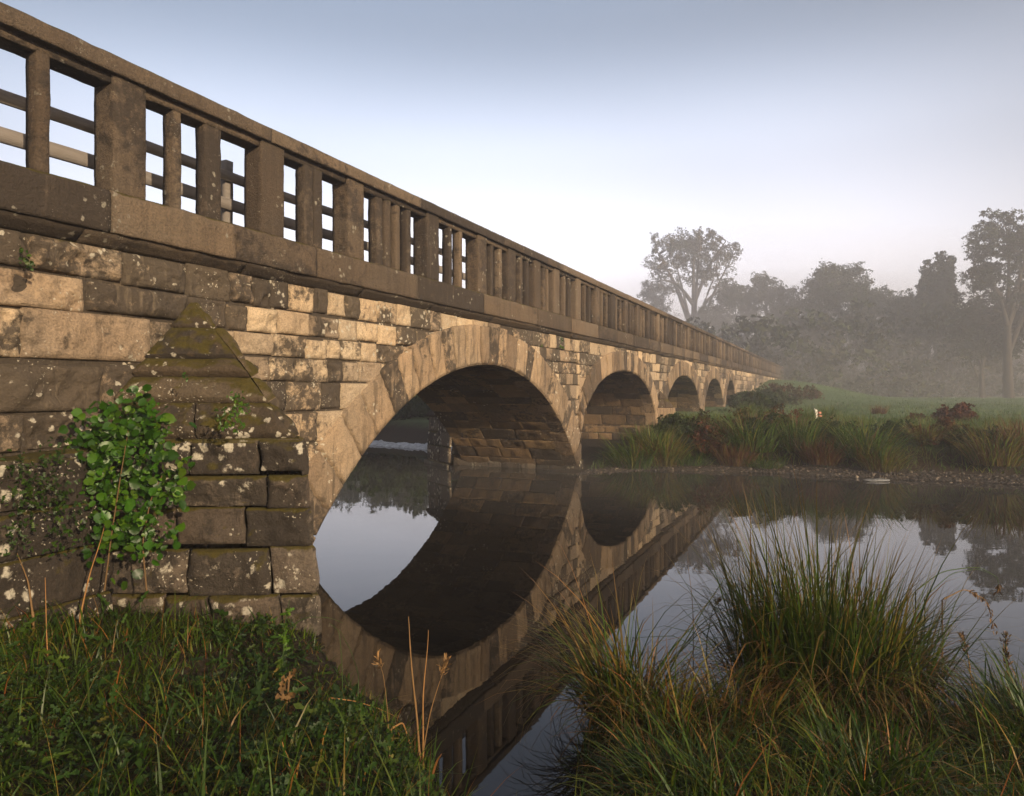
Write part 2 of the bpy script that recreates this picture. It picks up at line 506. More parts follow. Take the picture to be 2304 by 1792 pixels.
# arch rings and barrels
edges_mid = []
for i, A in enumerate(ARCH):
    lm = (ARCH[i - 1]['c'] + ARCH[i - 1]['a'] + A['c'] - A['a']) / 2 if i else -99
    rm = (A['c'] + A['a'] + ARCH[i + 1]['c'] - ARCH[i + 1]['a']) / 2 if i < 4 else 99
    d, s, z = arch_poly(A)
    tot = d[-1]
    def on(t, A=A, d=d, s=s, z=z):
        t = np.clip(t, 0, d[-1])
        e = 0.04
        p = np.stack([np.interp(t, d, s), np.interp(t, d, z)], -1)
        q1 = np.stack([np.interp(np.clip(t + e, 0, d[-1]), d, s), np.interp(np.clip(t + e, 0, d[-1]), d, z)], -1)
        q0 = np.stack([np.interp(np.clip(t - e, 0, d[-1]), d, s), np.interp(np.clip(t - e, 0, d[-1]), d, z)], -1)
        tg = q1 - q0
        tg /= np.linalg.norm(tg, axis=-1, keepdims=True) + 1e-9
        return p, np.stack([-tg[..., 1], tg[..., 0]], -1)
    ring = MB()
    res = [0.028, 0.07, 0.14, 0.2, 0.25][i]
    t = 0.0
    wv = (0.30, 0.52) if i == 0 else (0.34, 0.5)
    while t < tot - 0.02:
        w = random.uniform(*wv)
        if t + w > tot - 0.2:
            w = tot - t
        TH = (0.70 if i == 0 else 0.60) + random.uniform(-0.035, 0.02)
        prd = random.uniform(-0.012, 0.016)
        def fpos(a, b, h, on=on, lm=lm, rm=rm, TH=TH, prd=prd):
            p, nrm = on(a)
            q = p + nrm * (b * TH)[:, None]
            ssx = np.clip(q[:, 0], lm + 0.006, rm - 0.006)
            return L(ssx, DR - h - prd, q[:, 1])
        tn = (rs(), min(1, max(0, random.gauss(0.50, 0.30))), min(1, max(0, random.gauss(0.55, 0.35))))
        sd = random.randrange(9999)
        block(ring, fpos, t, t + w, 0, 1, w, TH, res, joint=0.020, depth=0.10, bulge=0.020, rough=0.022, tint=tn, seed=sd, lean=random.uniform(-0.016, 0.016))
        def spos(a, b, h, on=on):
            p, nrm = on(a)
            q = p - nrm * h[:, None]
            return L(q[:, 0], b, q[:, 1])
        dd = 0.45 + random.uniform(-0.08, 0.08)
        block(ring, spos, t, t + w, DR + 0.001, DR + dd, w, dd, res * 1.3, joint=0.009, depth=0.05, bulge=0.006, rough=0.008, tint=tn, seed=sd)
        t += w
    ro = ring.build('arch_ring', M['ring'], bridge)
    bar = MB()
    t = 0.0
    rb_ = [0.05, 0.09, 0.16, 0.25, 0.3][i]
    while t < tot - 0.02:
        w = random.uniform(0.28, 0.42)
        if t + w > tot - 0.18:
            w = tot - t
        x = DR + 0.35
        while x < DB - 0.02:
            ww = random.uniform(0.5, 1.0)
            if x + ww > DB - 0.3:
                ww = DB - x
            block(bar, spos, t, t + w, x, x + ww, w, ww, rb_, joint=0.010, depth=0.05, bulge=0.008, rough=0.014, tint=stone_tint(), seed=random.randrange(9999))
            x += ww
        t += w
    # backing shell so no light passes the joints
    tt = np.linspace(0, tot, 120)
    p, nrm = on(tt)
    q = p + nrm * 0.035
    V = np.stack([L(q[:, 0], np.full(120, DR + 0.05), q[:, 1]), L(q[:, 0], np.full(120, DB), q[:, 1])], 1).reshape(-1, 3)
    bar.add(V, gridF(120, 2), (0.3, 0.1, 0.2))
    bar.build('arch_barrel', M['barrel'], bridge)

# pier footings
def box_blocks(mb, s0, s1, D0, D1, z0, z1, res=0.06, w=(0.5, 0.9), rough=0.016):
    faces = [(lambda a, b, h: L(a, D0 - h, b), s0, s1), (lambda a, b, h: L(s0 - h, a, b), D0, D1), (lambda a, b, h: L(s1 + h, a, b), D0, D1)]
    for f, a0, a1 in faces:
        a = a0
        while a < a1 - 0.02:
            ww = random.uniform(*w)
            if a + ww > a1 - 0.25: ww = a1 - a
            block(mb, f, a, a + ww, z0, z1, ww, z1 - z0, res, bulge=0.012, rough=rough, tint=stone_tint(), seed=random.randrange(9999), depth=0.03)
            a += ww
    block(mb, lambda a, b, h: L(a, b, z1 + h), s0, s1, D0, D1, s1 - s0, D1 - D0, res * 1.5, rough=0.012, tint=stone_tint(), seed=3, depth=0.03)
for k in range(4):
    sl, sr = ARCH[k]['c'] + ARCH[k]['a'], ARCH[k + 1]['c'] - ARCH[k + 1]['a']
    mb = MB()
    e = 0.10 if k == 0 else 0.28
    box_blocks(mb, sl - e, sr + e, 5.44 if k == 0 else 5.30, 8.9, -0.5, 0.40 if k else 0.26, w=(0.3, 0.8), rough=0.03)
    if k > 0:
        box_blocks(mb, sl - 0.04, sr + 0.02, 5.42, 8.72, 0.40, 0.62, rough=0.012)
    mb.build('pier_footing', M['cutwater'] if k == 0 else M['barrel'], bridge)

# triangular cutwaters
def cutwater(A_, N_, B_, rows, noseD, mat, res, cap_apex=None, caprows=(), sub=None):
    """A_,B_ = (s,D) at the wall, N_ = nose; rows = course heights from the top down; noseD = outward batter per metre"""
    mb = MB()
    A_, N_, B_ = np.array(A_), np.array(N_), np.array(B_)
    ztop = rows[0]
    cen = (A_ + B_) / 2
    def wallpt(P, z):
        k = 1 + noseD * (ztop - z)
        return cen + (P - cen) * k[:, None]
    for (z1, z0) in zip(rows[:-1], rows[1:]):
        ex = 0.07 if (z0 == rows[-1]) else 0.0
        for (P, Q) in ((A_, N_), (N_, B_)):
            ln = float(np.linalg.norm(Q - P))
            nrm = np.array([(Q - P)[1], -(Q - P)[0]]) / ln
            a = 0.0
            first = True
            while a < 0.999:
                w = random.uniform(0.24, 0.78) / ln
                if a + w > 1 - 0.22 / ln: w = 1 - a
                def pos(aa, bb, h, P=P, Q=Q, nrm=nrm, ex=ex):
                    p = P + (Q - P) * aa[:, None]
                    q = wallpt(p, bb) + nrm * (h + ex)[:, None]
                    return L(q[:, 0], q[:, 1], bb)
                block(mb, pos, a, a + w, z0 + random.uniform(-.02, .02), z1 + random.uniform(-.02, .02), w * ln, z1 - z0, res, joint=0.014, depth=0.035, bulge=0.03, rough=0.05 if P is A_ else 0.015, tint=stone_tint(), seed=random.randrange(9999), freq=4.6)
                a += w
    # ledge top
    def lpos(a, b, h):
        p = (A_[None] + (N_ - A_)[None] * a[:, None]) * (1 - b)[:, None] + (B_[None] + (N_ - B_)[None] * a[:, None]) * b[:, None]
        return L(p[:, 0], p[:, 1], ztop + h - 0.012)
    block(mb, lpos, 0, 1, 0, 1, 1.6, 1.2, res * 2, rough=0.01, tint=stone_tint(), seed=5)
    o = mb.build('cutwater', mat, bridge)
    if cap_apex is not None:
        cp = MB()
        ap = np.array(cap_apex, float)
        ins = 0.035
        A3 = np.array([A_[0] + ins, A_[1], ztop]); N3 = np.array([N_[0], N_[1] + 0.09, ztop]); B3 = np.array([B_[0] - ins, B_[1], ztop])
        lv = [0.0] + list(caprows) + [1.0]
        for k in range(len(lv) - 1):
            step = 0.012 if k == len(lv) - 2 else 0.065 * (1 - 0.6 * k / len(lv))
            for (P, Q) in ((A3, N3), (N3, B3)):
                nn = np.cross(Q - P, ap - P); nn /= np.linalg.norm(nn)
                segs = [0, 1] if k >= 1 else [0, 0.52, 1]
                tn = stone_tint(-0.05)
                for a0, a1 in zip(segs[:-1], segs[1:]):
                    def pos(a, b, h, P=P, Q=Q, nn=nn):
                        bow = 1 + 0.10 * np.sin(np.pi * b)      # the cap swells a little
                        base = P[None] + (Q - P)[None] * a[:, None]
                        p = base + (ap[None] - base) * b[:, None]
                        p = p + nn[None] * (h + 0.045 * np.sin(np.pi * np.clip(b, 0, 1)))[:, None]
                        return L(p[:, 0], p[:, 1], p[:, 2])
                    ln = float(np.linalg.norm(Q - P)) * (1 - lv[k]) * (a1 - a0)
                    hh = float(np.linalg.norm(ap - (P + Q) / 2)) * (lv[k + 1] - lv[k])
                    block(cp, pos, a0, a1, lv[k], min(lv[k + 1], 0.985), max(ln, 0.3), hh, res, joint=0.008, depth=0.03, bulge=0.008 + step * 0.6, rough=0.026, tint=stone_tint(-0.05), seed=random.randrange(9999), freq=4, lean=-step)
        cp.build('cutwater_cap', M['cap'], o)
    return o
cutwater((3.66, 5.50), (4.46, 3.93), (5.75, 5.50), [1.57, 1.28, 1.0, 0.70, 0.32, -0.02, -0.5], 0.085, M['cutwater'], 0.026,
         (4.72, 5.50, 2.82), (0.23, 0.40, 0.53, 0.77))
cutwater((16.75, 8.66), (15.95, 9.75), (15.2, 8.66), [1.25, 0.85, 0.5, 0.1, -0.4], 0.05, M['cutwater'], 0.07, (15.9, 8.66, 1.9), (0.5,))
cutwater((24.2, 5.50), (24.72, 4.95), (25.25, 5.50), [1.3, 0.9, 0.5, 0.1, -0.4], 0.04, M['ring'], 0.08, (24.72, 5.50, 1.9), (0.5,))

# stepped plinth of the abutment at the left
pl = MB()
for z1, z0 in ((1.48, 1.12), (1.12, 0.78), (0.78, 0.40), (0.40, 0.0)):
    lay_course(pl, S0, 3.62, z0, z1, 0.45, 0.95, 5.10, res_at, 0.035, lambda s, z: -0.4, lambda s, z: -0.3, clip=False, bulge=0.03)
block(pl, lambda a, b, h: L(a, b, 1.48 + h), S0, 3.62, 5.11, DW, 10, 0.42, 0.08, rough=0.03, seed=8)
pl.add(np.concatenate([L(np.array([S0, 3.62]), 5.14, -0.5), L(np.array([3.62, S0]), 5.14, 1.47)]), [(0, 1, 2, 3)], (0.2, 0.1, 0.1))
pl.build('plinth', M['cutwater'], bridge)
# the near abutment return in the first arch below the springing is part of the barrel

# string course with its shadow moulding
def sweep(name, prof, lens, s0, s1, mat, res_near, rough=0.006, tintf=lambda: stone_tint(), jog=0.004):
    mb = MB()
    s = s0
    k = 0
    while s < s1 - 0.02:
        w = lens(k)
        if s + w > s1 - 0.5: w = s1 - s
        far = s > 22
        n = max(2, int(w / (res_near if s < 12 else (0.12 if not far else 0.6))) + 1)
        dD, dz = random.uniform(-jog, jog), random.uniform(-jog, jog) * 0.7
        ax = np.linspace(s + 0.004, s + w - 0.004, n)
        prism(mb, [(u + dD, v + dz) for u, v in prof], ax, lambda t, u, v: L(t, u, v), tintf(), rough if not far else rough * 0.6, 6.0, random.randrange(999), sub=0.045 if s < 12 else (0.1 if not far else 0.5))
        s += w
        k += 1
    return mb.build(name, mat, bridge)
random.seed(21)
string_prof = [(5.66, Z_SB), (5.38, Z_SB), (5.37, Z_SB + 0.02), (5.372, Z_ST - 0.03), (5.40, Z_ST), (5.80, Z_ST + 0.012), (5.80, Z_SB)]
jointS = [3.81, 5.13, 6.20]      # read from the photograph
seqS = [jointS[0] - 1.6 - S0 - 4.8] if False else None
def string_lens(k):
    starts = [S0, -4.3, -1.7, 1.6, 3.81, 5.13, 6.33, 8.5, 10.6]
    return (starts[k + 1] - starts[k]) if k < len(starts) - 1 else random.uniform(1.7, 2.6)
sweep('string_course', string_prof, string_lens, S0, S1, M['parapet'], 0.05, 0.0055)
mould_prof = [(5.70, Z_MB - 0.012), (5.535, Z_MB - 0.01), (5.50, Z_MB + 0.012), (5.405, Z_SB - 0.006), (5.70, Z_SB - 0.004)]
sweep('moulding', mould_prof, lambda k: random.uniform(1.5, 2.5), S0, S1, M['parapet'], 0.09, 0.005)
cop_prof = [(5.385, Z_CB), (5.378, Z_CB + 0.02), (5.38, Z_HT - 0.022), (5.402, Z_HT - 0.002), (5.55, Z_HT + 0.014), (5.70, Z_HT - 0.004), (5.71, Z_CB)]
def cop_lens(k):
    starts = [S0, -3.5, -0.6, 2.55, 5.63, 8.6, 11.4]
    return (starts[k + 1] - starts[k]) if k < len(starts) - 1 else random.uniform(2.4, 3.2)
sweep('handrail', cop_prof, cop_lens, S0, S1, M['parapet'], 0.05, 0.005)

# posts, lintels and balusters of the parapet
POST = [(-4.6, .33), (-2.9, .33), (-1.2, .33), (0.55, .33), (2.15, .33), (3.86, .314), (5.52, .34), (6.965, .332), (8.82, .35), (10.46, .34), (11.69, .34), (12.96, .32), (14.06, .33)]
x = 14.06
while x < S1 - 1.7:
    x += random.uniform(1.36, 1.5)
    POST.append((x, random.uniform(.31, .35)))
BAL = {4: [(3.256, .11)], 5: [(4.466, .10), (4.83, .20)], 6: [(6.20, .16), (6.37, .15)], 7: [(7.60, .15), (7.80, .13), (8.06, .11), (8.33, .12)], 8: [(9.52, .10), (9.86, .11)]}
bal_all = []
def upright(s0, w, D0, D1, z0, z1, far, seed):
    mb = MB()
    ch = 0.012
    pr = [(s0 + ch, D0), (s0 + w - ch, D0), (s0 + w, D0 + ch), (s0 + w, D1), (s0, D1), (s0, D0 + ch)]
    n = 18 if not far else 4
    tw = random.uniform(-0.006, 0.006)
    prism(mb, pr, np.linspace(z0, z1, n), lambda t, u, v: L(u + tw * (t - z0), v, t), stone_tint(), 0.0035, 9.0, seed, sub=0.04 if not far else 0.2)
    return mb
for k, (s0, w) in enumerate(POST):
    far = s0 > 16
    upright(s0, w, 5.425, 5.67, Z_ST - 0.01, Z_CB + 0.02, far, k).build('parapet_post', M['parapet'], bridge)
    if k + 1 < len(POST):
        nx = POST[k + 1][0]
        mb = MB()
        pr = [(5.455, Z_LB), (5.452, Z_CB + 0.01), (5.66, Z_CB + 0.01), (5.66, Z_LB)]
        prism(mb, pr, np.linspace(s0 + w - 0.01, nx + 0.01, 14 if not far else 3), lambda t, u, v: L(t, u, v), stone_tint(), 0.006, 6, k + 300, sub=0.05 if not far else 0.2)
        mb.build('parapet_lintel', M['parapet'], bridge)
        if k in BAL:
            bs = BAL[k]
        else:
            gap = nx - s0 - w
            n = 2
            bs = [(s0 + w + gap * (j + 1) / (n + 1) - 0.06 + random.uniform(-0.05, 0.05), random.uniform(.10, .14)) for j in range(n)]
        for (b0, bw) in bs:
            bal_all.append((b0, bw, far))
bal_all.sort(key=lambda q: abs(q[0] - 3))
rest = MB()
for k, (b0, bw, far) in enumerate(bal_all):
    D0 = 5.455 + random.uniform(-0.008, 0.012)
    mb = upright(b0, bw, D0, D0 + 0.13, Z_ST - 0.01, Z_LB + 0.01, far, 500 + k)
    if k < 98:
        mb.build('baluster', M['parapet'], bridge)
    else:
        rest.add(np.concatenate(mb.V), np.concatenate(mb.F4), np.concatenate(mb.T), np.concatenate(mb.F3))
if rest.n:
    ro = rest.build('distant_balusters', M['parapet'], bridge)
    ro['kind'] = 'stuff'
# deck and the low wall on the other side
mb = MB()
prism(mb, [(5.70, 3.30), (DB - 0.02, 3.30), (DB - 0.02, 3.60), (5.70, 3.60)], np.linspace(S0, S1, 60), lambda t, u, v: L(t, u, v), rough=0.003, sub=0.8)
mb.build('deck', M['deck'], bridge)
mb = MB()
prism(mb, [(DB - 0.30, 3.25), (DB + 0.10, 3.25), (DB + 0.10, 4.10), (DB - 0.30, 4.10)], np.linspace(S0, S1, 90), lambda t, u, v: L(t, u, v), rough=0.006, sub=0.3)
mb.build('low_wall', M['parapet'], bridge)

# the rail fence on the deck behind the balustrade
rail = empty('guard_rail', tuple(wpt(5.8, 6.15, 3.60)), math.pi / 2 - ALPHA, 'two-rail weathered timber guard rail standing on the deck behind the stone balusters', 'railing')
M['timber'] = simple_mat('weathered_timber', (0.16, 0.135, 0.115), (0.27, 0.235, 0.205), 5, 0.8, 0.3, stretch=(1, 6, 6))
M['timber_pale'] = simple_mat('silvered_timber', (0.15, 0.13, 0.115), (0.21, 0.185, 0.17), 5, 0.8, 0.3, stretch=(1, 6, 6))
def LR(s, D, z):
    s = np.asarray(s, float)
    return np.stack([s - 5.8, np.asarray(D, float) - 6.15 + 0 * s, np.asarray(z, float) - 3.60 + 0 * s], -1)
for z0, h, mm in ((4.31, 0.105, 'timber'), (3.985, 0.125, 'timber_pale')):
    mb = MB()
    prism(mb, [(6.10, z0), (6.10, z0 + h), (6.14, z0 + h), (6.14, z0)], np.linspace(-6, 60, 240), lambda t, u, v: LR(t, u, v + 0.008 * np.sin(t * 1.7)), rough=0.003, sub=0.05)
    mb.build('rail', M[mm], rail)
for k in range(17):
    s0 = 5.72 + 3.3 * (k - 2)
    mb = MB()
    prism(mb, [(s0, 6.145), (s0 + 0.10, 6.145), (s0 + 0.10, 6.24), (s0, 6.24)], np.linspace(3.60, 4.55, 8), lambda t, u, v: LR(u, v, t), rough=0.004, sub=0.05)
    mb.build('rail_post', M['timber_pale'], rail)
# ------------------------------------------------------------------ terrain and river
NEAR = [(-160, 0), (-60, 6), (-20, 13), (-9, 11.5), (-5.7, 9.2), (-2.75, 7.8), (-2.8, 7.2), (-1.75, 5.75), (-1.55, 5.45), (-1.39, 5.12), (-1.0, 4.55), (-.62, 4.0), (-.36, 3.44), (-.2, 3.05), (0.0, 2.75),
        (.2, 2.8), (.34, 3.36), (.40, 3.9), (.60, 4.22), (.85, 4.12), (1.05, 3.85), (1.3, 3.92), (1.5, 4.35), (1.95, 4.62), (2.35, 4.45), (2.65, 4.0), (3.3, 3.95), (4.2, 4.4), (6, 5.0), (12, 5), (30, 1), (160, -20)]
FAR = [(160, 0), (40, 9), (20, 12), (14, 13.3), (10.5, 14.2), (7.85, 15.2), (5.9, 16.2), (4.5, 16.6), (3.16, 16.7), (2.2, 16.2), (1.4, 15.9), (1.0, 16.2), (0.6, 17.2), (-1.2, 18.4), (-2.5, 23), (-6, 26.8), (-12, 27.5), (-30, 25), (-60, 16), (-160, 12)]
def chain_dist(X, Y, ch):
    P = np.stack([X, Y], -1)
    best = np.full(len(X), 1e9)
    for a, b in zip(ch[:-1], ch[1:]):
        a, b = np.array(a, float), np.array(b, float)
        ab = b - a
        t = np.clip(((P - a) @ ab) / (ab @ ab), 0, 1)
        best = np.minimum(best, np.hypot(*(P - a - t[:, None] * ab).T))
    return best
def inside(X, Y, poly):
    c = np.zeros(len(X), bool)
    n = len(poly)
    for i in range(n):
        (x1, y1), (x2, y2) = poly[i], poly[(i + 1) % n]
        if y1 == y2: continue
        k = ((y1 > Y) != (y2 > Y)) & (X < (x2 - x1) * (Y - y1) / (y2 - y1) + x1)
        c ^= k
    return c
def sstep(a, b, x):
    t = np.clip((x - a) / (b - a), 0, 1)
    return t * t * (3 - 2 * t)
def terrain(X, Y):
    """height of the ground, and signed distance to the river edge (positive on land), and whether on the near bank"""
    X, Y = np.asarray(X, float), np.asarray(Y, float)
    dn, df = chain_dist(X, Y, NEAR), chain_dist(X, Y, FAR)
    d = np.minimum(dn, df)
    wet = inside(X, Y, NEAR + FAR)
    near = dn < df
    P = np.stack([X, Y, 0 * X], -1)
    nz = fbm(P * 1.3, 3, 3)
    nz2 = fbm(P * 0.11, 3, 9)
    d = d + 0.10 * nz * np.clip(d, 0, 1)
    am = np.where(X > 0.1, 0.26, 0.33 - 0.28 * np.exp(-((X + 1.6) / 1.45) ** 2 - ((Y - 4.7) / 1.35) ** 2))
    hn = 0.015 + am * (1 - np.exp(-d / 0.40)) + 0.05 * nz * np.clip(am * 3, 0, 1) + 0.7 * sstep(4, 16, d)
    hf = 0.02 + 0.10 * sstep(0, 0.5, d) + 0.58 * sstep(0.4, 1.8, d) + 0.20 * sstep(1.8, 9, d) + 0.07 * nz * sstep(0.3, 2, d) + 0.10 * nz2 * sstep(8, 25, d) * (1 - sstep(40, 90, d))
    s = X * SA + Y * CA
    D = -X * CA + Y * SA
    side = np.where(D < 5.5, 1 - sstep(0, 13, 5.5 - D), 1 - sstep(0, 12, D - 8.7))
    hf = hf + 2.0 * sstep(46, 78, s) * side + 0.25 * np.exp(-((s - 105) / 14) ** 2) * side
    # the bank dips to a low shingle shelf in front of and under the second arch
    lowf = np.where(s < 31, 0.20 + 0.80 * np.maximum(sstep(0.175, 0.235, X / np.maximum(Y, 1)), sstep(9.5, 12.5, D)), 1.0)
    lowf = lowf + (1 - lowf) * sstep(25.5, 31, s)
    hf = np.where(hf > 0, hf * lowf, hf)
    h = np.where(near, hn, hf)
    h = np.where(wet, -0.03 - 0.75 * sstep(0, 1.6, d), h)
    return h, np.where(wet, -d, d), near

nr, nth = 330, 420
rr = np.concatenate([[0.0], np.exp(np.linspace(math.log(0.6), math.log(330), nr))])
th = np.linspace(0, 2 * math.pi, nth, endpoint=False)
R_, T_ = np.meshgrid(rr, th, indexing='ij')
GX, GY = (R_ * np.sin(T_)).ravel(), (R_ * np.cos(T_)).ravel()
GH, GSD, GN = terrain(GX, GY)
i = np.arange(nr)[:, None] * nth
j = np.arange(nth)[None, :]
F = np.stack([i + j, i + nth + j, i + nth + (j + 1) % nth, i + (j + 1) % nth], -1).reshape(-1, 4)
mb = MB()
dd = np.clip(GSD / 10, 0, 1) * np.where(GN, 1, sstep(0.22, 0.5, GH))
mb.add(np.stack([GX, GY, GH], -1), F, np.stack([dd, np.where(GN, 1.0, 0.0), np.clip(GH / 3, 0, 1)], -1))
m, nt, out = mat_new('meadow_soil')
b = NB(nt)
r_, g_, b_ = b.attr()[:3]
v = b.coord()
n1 = b.noise(v, 0.35, 5, 0.6); n2 = b.noise(v, 3.0, 6, 0.7); n3 = b.noise(v, 30, 5, 0.7)
green = b.ramp(b.math('ADD', b.math('MULTIPLY', n1, 0.5), b.math('MULTIPLY', n2, 0.5)), [(0.32, (0.045, 0.07, 0.025)), (0.5, (0.085, 0.13, 0.055)), (0.68, (0.13, 0.165, 0.08))])
soil = b.ramp(n3, [(0.3, (0.012, 0.009, 0.006)), (0.7, (0.05, 0.036, 0.024))])
k = b.ramp(b.math('ADD', r_, b.math('MULTIPLY', n2, 0.12)), [(0.16, 0.0), (0.30, 1.0)])
k = b.math('MULTIPLY', k, b.math('SUBTRACT', 1.0, b.math('MULTIPLY', g_, 0.85)))
col = b.mix(k, soil, green)
b.l(b.principled(col, 0.95, b.bump(n3, 0.6, 0.05), 0.15), out.inputs['Surface'])
M['soil'] = m
tag(mb.build('ground', M['soil'], smooth=True), 'river bank and flat misty meadow ground', kind='structure')

m, nt, out = mat_new('river_water')
b = NB(nt)
v = b.coord((0.8, 1.6, 1))
w1 = b.noise(v, 1.3, 3, 0.5, 0.4)
w2 = b.noise(v, 0.25, 2)
hh = b.math('ADD', b.math('MULTIPLY', w1, 0.35), b.math('MULTIPLY', w2, 1.2))
nrm = b.bump(hh, 0.05, 0.05)
p = b.n('ShaderNodeBsdfPrincipled')
p.inputs['Base Color'].default_value = (0.010, 0.0085, 0.007, 1)
p.inputs['Roughness'].default_value = 0.015
p.inputs['IOR'].default_value = 1.42
p.inputs['Specular IOR Level'].default_value = 0.5
b.l(nrm, p.inputs['Normal'])
b.l(p.outputs[0], out.inputs['Surface'])
mb = MB()
mb.add([(-320, -60, 0), (320, -60, 0), (320, 60, 0), (-320, 60, 0)], [(0, 1, 2, 3)])
tag(mb.build('river_water', m), 'dark still river mirroring the bridge', kind='structure')

# white water of the low weir seen through the first arch
mb = MB()
xs, ys = np.linspace(-9.0, -1.9, 90), np.linspace(0, 1, 14)
A, B = np.meshgrid(xs, ys, indexing='ij')
yy = np.interp(A, [-9, -6, -1.9], [26.4, 25.9, 22.6]) - 0.9 + 1.3 * B
P = np.stack([A, yy, 0 * A], -1).reshape(-1, 3)
zz = 0.02 + 0.10 * np.sin(np.pi * B.ravel()) * (0.6 + 0.6 * fbm(P * 2.2, 4, 4)) + 0.05 * fbm(P * 6, 3, 8)
P[:, 2] = np.where((B.ravel() < 0.01) | (B.ravel() > 0.99), -0.05, zz)
mb.add(P, gridF(90, 14))
M['foam'] = simple_mat('white_water', (0.16, 0.17, 0.18), (0.62, 0.64, 0.66), 5, 0.6, 0.4)
tag(mb.build('white_water', M['foam'], smooth=True), 'strip of white water spilling over a low weir beyond the first arch', kind='structure')

# ------------------------------------------------------------------ plants
def blades(mb, X, Y, Z, Ln, W, az, lean, curve, hue, light, segs=4, wav=0.0):
    """flat tapering blades that lean and then bend over"""
    n = len(X)
    t = np.linspace(0, 1, segs + 1)
    dx, dy = np.cos(az), np.sin(az)
    fa = az + math.pi / 2 + RNG.normal(0, 0.5, n)
    V = np.zeros((n, segs + 1, 2, 3))
    T = np.zeros((n, segs + 1, 2, 3))
    for q, tt in enumerate(t):
        ang = lean + curve * tt
        # integrate the direction of a blade whose angle from upright grows with t
        k = 8
        u = (np.arange(k) + 0.5) / k * tt
        an = lean[:, None] + curve[:, None] * u[None] ** 1.4
        hor = np.sin(an).mean(1) * tt * Ln
        ver = np.cos(an).mean(1) * tt * Ln
        w = W * (1 - tt ** 1.8) * (0.55 + 0.45 * min(1, tt * 4)) * 0.5
        cx, cy, cz = X + dx * hor, Y + dy * hor, Z + ver
        if wav:
            cx = cx + wav * np.sin(tt * 5 + X * 40) * tt
        for sd, sg in ((0, -1), (1, 1)):
            V[:, q, sd, 0] = cx + sg * w * np.cos(fa)
            V[:, q, sd, 1] = cy + sg * w * np.sin(fa)
            V[:, q, sd, 2] = cz
        T[:, q, :, 0] = hue[:, None]
        T[:, q, :, 1] = tt
        T[:, q, :, 2] = light[:, None]
    base = np.arange(n)[:, None, None] * (2 * (segs + 1))
    s_ = np.arange(segs)[None, :, None] * 2
    F = (base + s_ + np.array([0, 1, 3, 2])[None, None, :]).reshape(-1, 4)
    mb.add(V.reshape(-1, 3), F, T.reshape(-1, 3))

GREENS = [(0.0, (0.016, 0.040, 0.002)), (0.35, (0.036, 0.076, 0.004)), (0.62, (0.085, 0.115, 0.008)), (0.78, (0.15, 0.125, 0.018)), (0.88, (0.22, 0.115, 0.024)), (1.0, (0.26, 0.085, 0.020))]
M['grass'] = plant_mat('bank_grass', GREENS, tip=(0.75, (0.18, 0.11, 0.02), 0.5), rough=0.45)
M['tussock'] = plant_mat('tussock_grass', [(0.0, (0.018, 0.045, 0.003)), (0.4, (0.045, 0.082, 0.006)), (0.62, (0.11, 0.10, 0.012)), (0.8, (0.19, 0.10, 0.022)), (1.0, (0.23, 0.075, 0.022))], tip=(0.66, (0.24, 0.11, 0.045), 0.75), rough=0.5)
M['far_grass'] = plant_mat('far_bank_grass', [(0.0, (0.034, 0.080, 0.010)), (0.4, (0.080, 0.14, 0.020)), (0.62, (0.18, 0.165, 0.030)), (0.8, (0.14, 0.085, 0.035)), (1.0, (0.13, 0.05, 0.028))], tip=(0.7, (0.15, 0.11, 0.05), 0.5), rough=0.6)
M['meadow'] = plant_mat('meadow_grass', [(0.0, (0.07, 0.115, 0.045)), (0.6, (0.13, 0.18, 0.085)), (0.85, (0.18, 0.19, 0.10)), (1.0, (0.17, 0.14, 0.08))], rough=0.7)
M['leaf'] = plant_mat('bramble_leaf', [(0.0, (0.010, 0.036, 0.002)), (0.5, (0.028, 0.085, 0.004)), (0.88, (0.065, 0.125, 0.006)), (0.985, (0.11, 0.14, 0.01)), (1.0, (0.45, 0.16, 0.02))], rough=0.42, trans=0.25, spec=0.4)
M['herb'] = plant_mat('herb_leaf', [(0.0, (0.010, 0.026, 0.002)), (0.6, (0.024, 0.056, 0.004)), (0.9, (0.06, 0.09, 0.008)), (1.0, (0.20, 0.11, 0.03))], rough=0.5, trans=0.3)
M['dry'] = plant_mat('dry_stalk', [(0.0, (0.07, 0.04, 0.018)), (0.5, (0.20, 0.115, 0.045)), (1.0, (0.36, 0.17, 0.05))], rough=0.7, trans=0.2)
M['moss'] = simple_mat('moss', (0.028, 0.026, 0.005), (0.13, 0.085, 0.012), 22, 1.0, 0.8, 0.1)

def scatter_pts(n, x0, x1, y0, y1, cond, dens=None):
    X, Y = [], []
    c = 0
    while c < n:
        x = RNG.uniform(x0, x1, 4000); y = RNG.uniform(y0, y1, 4000)
        h, sd, nr_ = terrain(x, y)
        ok = cond(x, y, sd, nr_)
        if dens is not None:
            ok &= RNG.random(4000) < dens(x, y)
        X.append(x[ok]); Y.append(y[ok]); c += ok.sum()
    X, Y = np.concatenate(X)[:n], np.concatenate(Y)[:n]
    return X, Y, terrain(X, Y)[0]
infront = lambda x, y: (-x * CA + y * SA) < 5.02
def notcut(x, y):
    s, D = x * SA + y * CA, -x * CA + y * SA
    k = np.clip((D - 3.75) / 1.4, 0, 1)
    return ~((s > 4.42 - 0.95 * k) & (s < 4.5 + 1.2 * k) & (D > 3.75))
def inview(x, y, m=0.26):
    return (y > 0.5) & (np.abs(x) < (0.74 + m) * y + 0.35)

